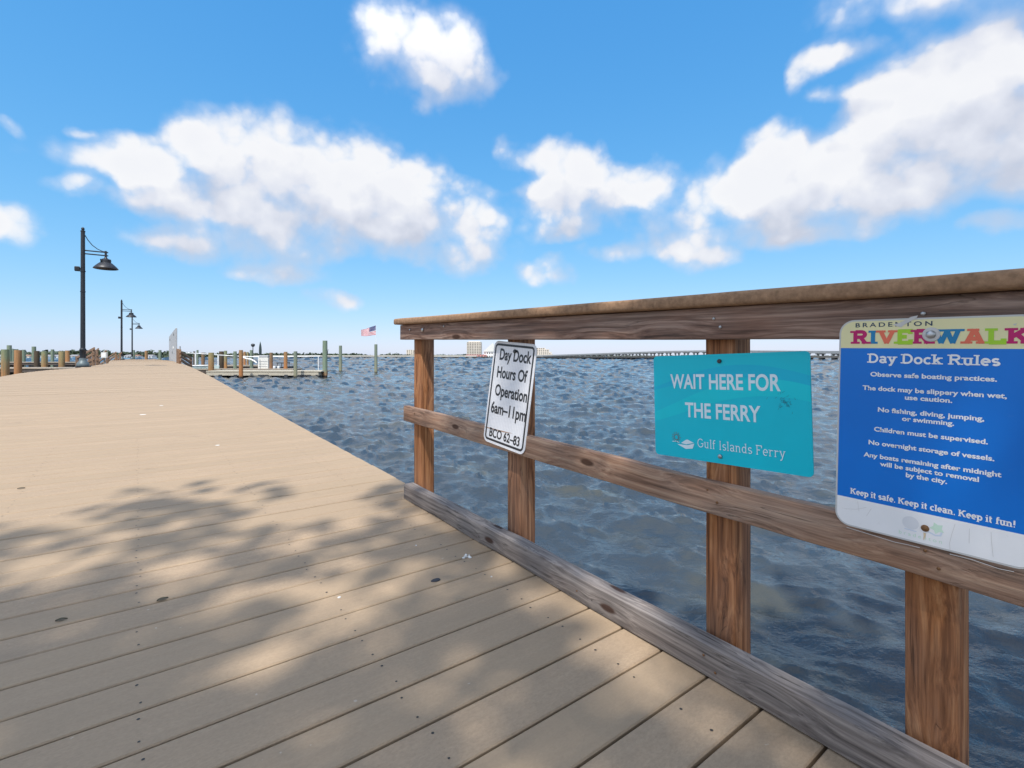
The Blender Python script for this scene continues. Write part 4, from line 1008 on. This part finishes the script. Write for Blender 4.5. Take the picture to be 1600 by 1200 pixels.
bm = BM(); bx(bm, (c.x - .6, c.y - .8, .92), (.25, 1.0, .05)); link('seat', bm, M_WHITE, r)
c = at(433, 575, 52); c.z = .1
r = empty('motorboat', c, 'small dark motorboat with two white outboards seen end on', 'boat')
hull(4.2, .95, .62, M_DGREY, 'hull', r, Matrix.Translation((c.x, c.y + 2.1, .05)) @ Matrix.Rotation(R(90), 4, 'Z'))
bm = BM(); bx(bm, (c.x, c.y + 1.4, 1.15), (.95, 1.2, .12), bev=.03)
for sx in (-.4, .4):
    for sy in (.9, 1.9): tube(bm, (c.x + sx, c.y + sy, .6), (c.x + sx, c.y + sy, 1.12), .03)
link('canopy', bm, M_DGREY, r)
for sx in (-.22, .22):
    bm = BM(); bx(bm, (c.x + sx, c.y - .12, .62), (.2, .3, .42), bev=.05); bx(bm, (c.x + sx, c.y - .1, .25), (.09, .14, .5)); link('outboard', bm, M_WHITE, r)

# ------------------------------------------------------------------ far shore
bm = BM(); n = 60                                   # low land behind the river
sh = []
for i in range(n + 1):
    a = R(-62 + 124 * i / n); rad = 640 + 620 * min(1, i / 22) + 60 * math.sin(i * 1.7)
    sh.append((rad * math.sin(a), rad * math.cos(a)))
for (x0, y0), (x1, y1) in zip(sh, sh[1:]):
    poly(bm, [(x0, y0, -.3), (x1, y1, -.3), (x1 * 1.02, y1 * 1.02, 1.0), (x0 * 1.02, y0 * 1.02, 1.0)])
    poly(bm, [(x0 * 1.02, y0 * 1.02, 1.0), (x1 * 1.02, y1 * 1.02, 1.0), (x1 * 4, y1 * 4, 1.5), (x0 * 4, y0 * 4, 1.5)])
tag(link('far_shore', bm, mat('shore_grass', (.12, .13, .07), .9, scale=.05)), kind='structure')
def clump_mesh(bm, c, rx, ry, rz, n, s, rnd):
    for i in range(n):
        while True:
            p = Vector((rnd.uniform(-1, 1), rnd.uniform(-1, 1), rnd.uniform(-.8, 1)))
            if .25 < p.length < 1: break
        q = c + Vector((p.x * rx, p.y * ry, p.z * rz)); a = Vector((rnd.gauss(0, 1), rnd.gauss(0, 1), rnd.gauss(0, 1))).normalized(); b_ = a.orthogonal().normalized(); d_ = a.cross(b_)
        ss = s * rnd.uniform(.5, 1.3)
        poly(bm, [q + b_ * ss, q + d_ * ss * .8, q - b_ * ss * .9, q - d_ * ss])
def treeline(name, px0, px1, Z0, Z1, hmin, hmax, step, s, m, seed, n=34):
    rnd = random.Random(seed); bm = BM(); px = px0
    while px < px1:
        f = (px - px0) / (px1 - px0); Z = Z0 + (Z1 - Z0) * f + rnd.uniform(0, 40); h_ = rnd.uniform(hmin, hmax) * (.75 + .5 * mnoise.noise(Vector((px * .03, seed, 0))) + .25)
        X = (px - 800) / F * Z; rx = h_ * rnd.uniform(.5, .8)
        clump_mesh(bm, Vector((X, Z, 1 + h_ * .42)), rx, rx, h_ * .55, n, s, rnd); px += step * rnd.uniform(.6, 1.4) * F / Z * h_ / 9
    return tag(link(name, bm, m), None, None, None, 'stuff')
o = treeline('shore_trees', -260, 275, 690, 760, 9, 13, 3.6, 2.0, M_FARLEAF, 3, 70); tag(o, 'dark green wooded shore across the river at left', 'trees')
o = treeline('shore_trees', 270, 560, 900, 1150, 8, 12, 3.6, 2.2, M_FARLEAF, 4, 60); tag(o, 'green wooded shore across the river behind the docks', 'trees')
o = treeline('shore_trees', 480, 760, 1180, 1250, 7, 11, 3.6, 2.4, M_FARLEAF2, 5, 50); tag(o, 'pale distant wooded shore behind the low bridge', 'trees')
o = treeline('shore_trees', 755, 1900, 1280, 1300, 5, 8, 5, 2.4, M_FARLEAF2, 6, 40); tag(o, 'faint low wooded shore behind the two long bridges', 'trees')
def house(px, Z, w, d_, h_, wallm, roofm, label):
    x = (px - 800) / F * Z; r = empty('house', (x, Z, .8), label, 'house', 'houses on the far left shore')
    bm = BM(); bx(bm, (x, Z, .8 + h_ / 2), (w, d_, h_)); link('wall', bm, wallm, r)
    bm = BM(); e = .5; z = .8 + h_ + .01
    P_ = [(x - w / 2 - e, Z - d_ / 2 - e, z), (x + w / 2 + e, Z - d_ / 2 - e, z), (x + w / 2 + e, Z + d_ / 2 + e, z), (x - w / 2 - e, Z + d_ / 2 + e, z), (x - w / 2 + .5, Z, z + h_ * .55), (x + w / 2 - .5, Z, z + h_ * .55)]
    V = [bm.verts.new(p) for p in P_]
    for f in ((0, 1, 5, 4), (2, 3, 4, 5), (1, 2, 5), (3, 0, 4), (3, 2, 1, 0)): bm.faces.new([V[i] for i in f])
    link('roof', bm, roofm, r)
    for k in range(int(w // 4)):
        bm = BM(); bx(bm, (x - w / 2 + 2 + 4 * k, Z - d_ / 2 - .03, .8 + h_ * .55), (1.4, .06, 1.3)); link('window', bm, M_GLASS, r)
M_ROOFG = mat('grey_roof', (.22, .22, .23), .8); M_ROOFR = mat('brown_roof', (.22, .13, .09), .8); M_CREAM = mat('cream_wall', (.62, .58, .50), .8, scale=.5)
rr2 = random.Random(8)
for px, w, m, rf, lb in ((6, 12, M_WHITE, M_ROOFG, 'small white house across the river at the left frame edge'), (45, 10, M_CREAM, M_ROOFR, 'cream house across the river between the left pilings'), (76, 13, M_WHITE, M_ROOFG, 'white house across the river left of the slim lone piling'),
        (90, 9, M_WHITE, M_ROOFG, 'white house across the river right of the slim lone piling'), (118, 10, M_CREAM, M_ROOFG, 'cream house across the river left of the near lamp'), (203, 9, M_WHITE, M_ROOFG, 'white house across the river behind the far lamp'), (215, 8, M_WHITE, M_ROOFR, 'white house with brown roof across the river right of the far lamp'), (236, 9, M_WHITE, M_ROOFG, 'white house across the river beside the orange piling past the pier end')):
    house(px, 655 + rr2.uniform(0, 10), w, 9, 3.2, m, rf, lb)
# low bridge at left
M_CONC = mat('pale_concrete', (.50, .48, .43), .85, scale=.3, var=.12); M_CONCD = mat('dark_concrete', (.11, .105, .10), .9, scale=.3); M_CONCG = mat('grey_concrete', (.30, .31, .31), .85, scale=.3)
def bridge(name, label, line, deck_th, deck_w, nb, pier, matd, matp, rail_h=0, cap=None, yw=0.):
    """line: (px, ytop, Z) stations of the deck surface"""
    P_ = [at(*s) for s in line]; r = empty(name, (P_[0].x, P_[0].y, 0), label, 'bridge')
    bm = BM()
    dirs = []
    for i in range(len(P_)):
        d_ = P_[min(i + 1, len(P_) - 1)] - P_[max(0, i - 1)]; d_.z = 0; d_.normalize(); dirs.append(Vector((-d_.y, d_.x, 0)))
    sec = [(-deck_w / 2, 0), (deck_w / 2, 0), (deck_w / 2, -deck_th), (-deck_w / 2, -deck_th)]
    ring = [[bm.verts.new(p + n_ * a + Vector((0, 0, z))) for a, z in sec] for p, n_ in zip(P_, dirs)]
    for A_, B_ in zip(ring, ring[1:]):
        for i in range(4): bm.faces.new((A_[i], A_[(i + 1) % 4], B_[(i + 1) % 4], B_[i]))
    bm.faces.new(ring[0]); bm.faces.new(ring[-1][::-1]); link('deck', bm, matd, r)
    if rail_h:
        bm = BM()
        sec2 = [(deck_w / 2 - .3, rail_h), (deck_w / 2 - .05, rail_h), (deck_w / 2 - .05, .01), (deck_w / 2 - .3, .01)]
        for sgn in (1, -1):
            ring = [[bm.verts.new(p + n_ * a * sgn + Vector((0, 0, z))) for a, z in sec2] for p, n_ in zip(P_, dirs)]
            for A_, B_ in zip(ring, ring[1:]):
                for i in range(4): bm.faces.new((A_[i], A_[(i + 1) % 4], B_[(i + 1) % 4], B_[i]))
        link('parapet', bm, matd, r)
    cum = [0.]
    for a, b_ in zip(P_, P_[1:]): cum.append(cum[-1] + (b_ - a).length)
    for k in range(nb):
        s = cum[-1] * (k + .5) / nb; i = max(j for j in range(len(cum) - 1) if cum[j] <= s); f = (s - cum[i]) / (cum[i + 1] - cum[i])
        p = P_[i].lerp(P_[i + 1], f); n_ = dirs[i]; al = Vector((n_.y, -n_.x, 0)); top = p.z - deck_th
        bm = BM(); M_ = axes(n_, al * -1, Vector((0, 0, 1)), Vector((p.x, p.y, 0)))
        if pier == 'bent':
            bx(bm, (0, 0, top - .35), (deck_w * .9, 1.0, .7), M_)
            for q in (-.38, -.13, .13, .38): bx(bm, (deck_w * q, 0, (top - .7 - 2) / 2), (.7, 1.5, top - .7 + 2), M_)
        elif pier == 'tee':
            bx(bm, (0, 0, top - .5), (deck_w * .85, 1.6, 1.0), M_)
            for q in (-.24, .24): bx(bm, (deck_w * q, 0, (top - 1. - 2) / 2), (1.5, 1.5, top - 1. + 2), M_)
        else:
            bx(bm, (0, 0, (top - 2) / 2), (deck_w * .8, 1.25 if pier == 'trestle' else 2.1, top + 2), M_)
        link('pier', bm, matp, r)
    return r
bridge('low_bridge', 'long low pale bridge on many short piers across the river behind the flag', [(395, 555.7, 1010), (560, 555.8, 960), (745, 555.9, 930)], 1.7, 9, 88, 'wall', M_CONC, M_CONCD, .6)
bridge('rail_trestle', 'low dark railway trestle across the river at right', [(690, 557.6, 570), (840, 557.2, 480), (950, 557.0, 340), (1060, 556.8, 280), (1180, 556.6, 245), (1320, 556.3, 215), (1560, 556, 180)], .75, 4.5, 98, 'trestle', M_CONCD, M_CONCD)
bridge('road_bridge', 'high grey concrete road bridge rising over the river behind the dark trestle', [(745, 556.5, 1150), (850, 555.8, 1010), (915, 553.8, 880), (980, 551.5, 780), (1050, 549.4, 690), (1110, 548.6, 630), (1180, 549, 560), (1320, 550.2, 455), (1560, 551.5, 345)], 1.5, 13, 56, 'tee', M_CONCG, M_CONC, 1.0)
# buildings
def facade_block(name, label, px0, px1, ytop, Z, depth, m, floors, cols, steps=None, cat='building'):
    x0, x1 = (px0 - 800) / F * Z, (px1 - 800) / F * Z; zt = at(0, ytop, Z).z; r = empty(name, ((x0 + x1) / 2, Z, 1), label, cat)
    bm = BM()
    for (fa, fb, fh) in (steps or [(0, 1, 1)]):
        xa, xb = x0 + (x1 - x0) * fa, x0 + (x1 - x0) * fb
        bx(bm, ((xa + xb) / 2, Z + depth / 2, .5 + (zt - .5) * fh / 2), (xb - xa, depth, (zt - .5) * fh))
    link('wall', bm, m, r)
    for i in range(cols):
        xc = x0 + (x1 - x0) * (i + .5) / cols; fh = max([s[2] for s in (steps or [(0, 1, 1)]) if s[0] <= (i + .5) / cols <= s[1]] or [0])
        for j in range(floors):
            zc = .5 + (zt - .5) * (j + .55) / floors
            if zc + 1.2 > .5 + (zt - .5) * fh: continue
            bm = BM(); bx(bm, (xc, Z - .04, zc), ((x1 - x0) / cols * .55, .08, (zt - .5) / floors * .5)); link('window', bm, M_WIN, r)
    return r, x0, x1, zt
M_WIN = mat('window_band', (.14, .13, .115), .3, scale=.5); M_TAN = mat('tan_wall', (.50, .46, .39), .85, scale=.2); M_TANL = mat('pale_wall', (.66, .59, .50), .85, scale=.2); M_PINK = mat('pink_hull', (.55, .22, .20), .6, scale=.2)
r, x0, x1, zt = facade_block('apartment_tower', 'square tan apartment tower across the river left of the hours sign', 729.3, 752, 534.6, 1020, 22, M_TAN, 10, 6)
bm = BM(); bx(bm, ((x0 + x1) / 2, 1031, zt + .9), (x1 - x0 - 6, 12, 1.8)); link('roof_house', bm, M_TANL, r)
r, x0, x1, zt = facade_block('marina_hall', 'white hall with tall pitched roof beside the apartment tower', 756, 778, 549.5, 985, 20, M_WHITE, 2, 6)
bm = BM(); xm = x0 + (x1 - x0) * .62; zz = at(0, 535.5, 985).z
V = [bm.verts.new(p) for p in ((x0 - 1, 984, zt + .05), (x1 + 1, 984, zt + .05), (x1 + 1, 1006, zt + .05), (x0 - 1, 1006, zt + .05), (xm, 985, zz), (xm, 1005, zz))]
for f in ((0, 1, 4), (1, 2, 5, 4), (2, 3, 5), (3, 0, 4, 5), (3, 2, 1, 0)): bm.faces.new([V[i] for i in f])
link('roof', bm, M_OFFW, r)
facade_block('boat_shed', 'low pink and white boat shed at the foot of the apartment tower', 728, 760, 554.2, 975, 12, M_PINK, 1, 7)
facade_block('condo_block', 'stepped pale peach condominium right of the hours sign', 838, 864, 543.5, 1060, 20, M_TANL, 6, 8, [(0, .55, 1), (.55, .78, .86), (.78, .92, .62), (.92, 1, .4)])
facade_block('small_tower', 'faint pale tower far behind the first railing post', 635, 648, 546.5, 1270, 14, M_TANL, 7, 4)
c = at(877, 561.5, 620); c.z = 0
r = empty('white_boat', c, 'tiny white boat on the water in front of the trestle', 'boat'); hull(7, 2.2, 1.0, M_WHITE, 'hull', r, Matrix.Translation((c.x, c.y, -.1)))
bm = BM(); bx(bm, (c.x - .5, c.y, 1.3), (2.2, 1.5, 1.0), bev=.1); link('cabin', bm, M_WHITE, r)
bm = BM(); lathe(bm, [(.3, -1), (.3, 5.5), (1.1, 6.2), (.1, 6.6)], at(921, 560, 640) * 1, 8)

bm.free()

# ------------------------------------------------------------------ the bank behind the camera and the tree that shades the landing
bm = BM(); rnd = random.Random(2)
for i in range(24):
    for j in range(14):
        def gp(i, j):
            x = -48 + 4 * i; y = -4.6 - 3.2 * j - .7 * math.sin(i * .9); z = .66 if j > 0 else -.8
            return (x, y, z + (0 if j == 0 else .12 * math.sin(i * 1.3 + j)))
        poly(bm, [gp(i, j), gp(i + 1, j), gp(i + 1, j + 1), gp(i, j + 1)])
bmesh.ops.remove_doubles(bm, verts=bm.verts[:], dist=1e-4)
tag(link('ground', bm, mat('bank_grass', (.05, .075, .025), .9, scale=3)), kind='structure')
root = empty('oak_tree', (-2.2, -9.5, .6), 'spreading oak on the bank behind the boardwalk whose crown shades the landing', 'tree')
bm = BM(); limbs = []
tube(bm, (-2.2, -9.5, .3), (-2.0, -9.1, 3.6), .34, .26, 12); top = Vector((-2.0, -9.1, 3.6))
rnd = random.Random(21)
CL = []
for (x, y, z, r_) in ((-4.2, -2.9, 8.4, 1.5), (-2.9, -2.4, 8.8, 1.25), (-1.4, -2.35, 8.5, 1.3), (.1, -2.1, 8.5, 1.4), (1.5, -2.3, 8.8, 1.4), (2.9, -2.9, 8.6, 1.6), (4.3, -3.8, 8.6, 1.6), (-5.6, -3.9, 8.6, 1.7), (-3.4, -4.0, 9.3, 1.7), (-1.6, -3.9, 9.2, 1.7), (.3, -3.8, 9.3, 1.7), (2.1, -4.2, 9.4, 1.8), (-.6, -5.4, 9.8, 2.0), (-2.9, -5.8, 9.7, 2.0), (1.7, -5.9, 9.8, 2.0), (-5.0, -6.0, 9.2, 2.0), (3.8, -5.9, 9.2, 2.0), (-1.2, -7.6, 10.2, 2.2), (-3.6, -8.4, 9.5, 2.1), (1.4, -8.2, 9.6, 2.1), (-1.5, -10.5, 9.5, 2.3), (-7.0, -4.6, 8.4, 1.7)):
    CL.append((Vector((x, y - (.75 if x < -2 else .45 if x < 0 else .15), z)), r_))
for c, r_ in CL:
    p1 = top.lerp(c, .45) + Vector((rnd.uniform(-.4, .4), rnd.uniform(-.4, .4), -.5)); tube(bm, top, p1, .13, .075, 8); tube(bm, p1, c, .075, .03, 6)
    for k in range(5):
        e = c + Vector((rnd.gauss(0, 1), rnd.gauss(0, 1), rnd.gauss(0, .5))).normalized() * r_ * .85; tube(bm, p1.lerp(c, .8), e, .03, .01, 5)
link('trunk', bm, M_BARK, root)
bm = BM()
for c, r_ in CL:
    for g_ in range(int(25 * r_)):
        gc_ = c + Vector((rnd.gauss(0, .48), rnd.gauss(0, .48), rnd.gauss(0, .3))) * r_
        clump_mesh(bm, gc_, .34, .34, .22, 26, .085, rnd)
link('crown', bm, M_LEAF, root)
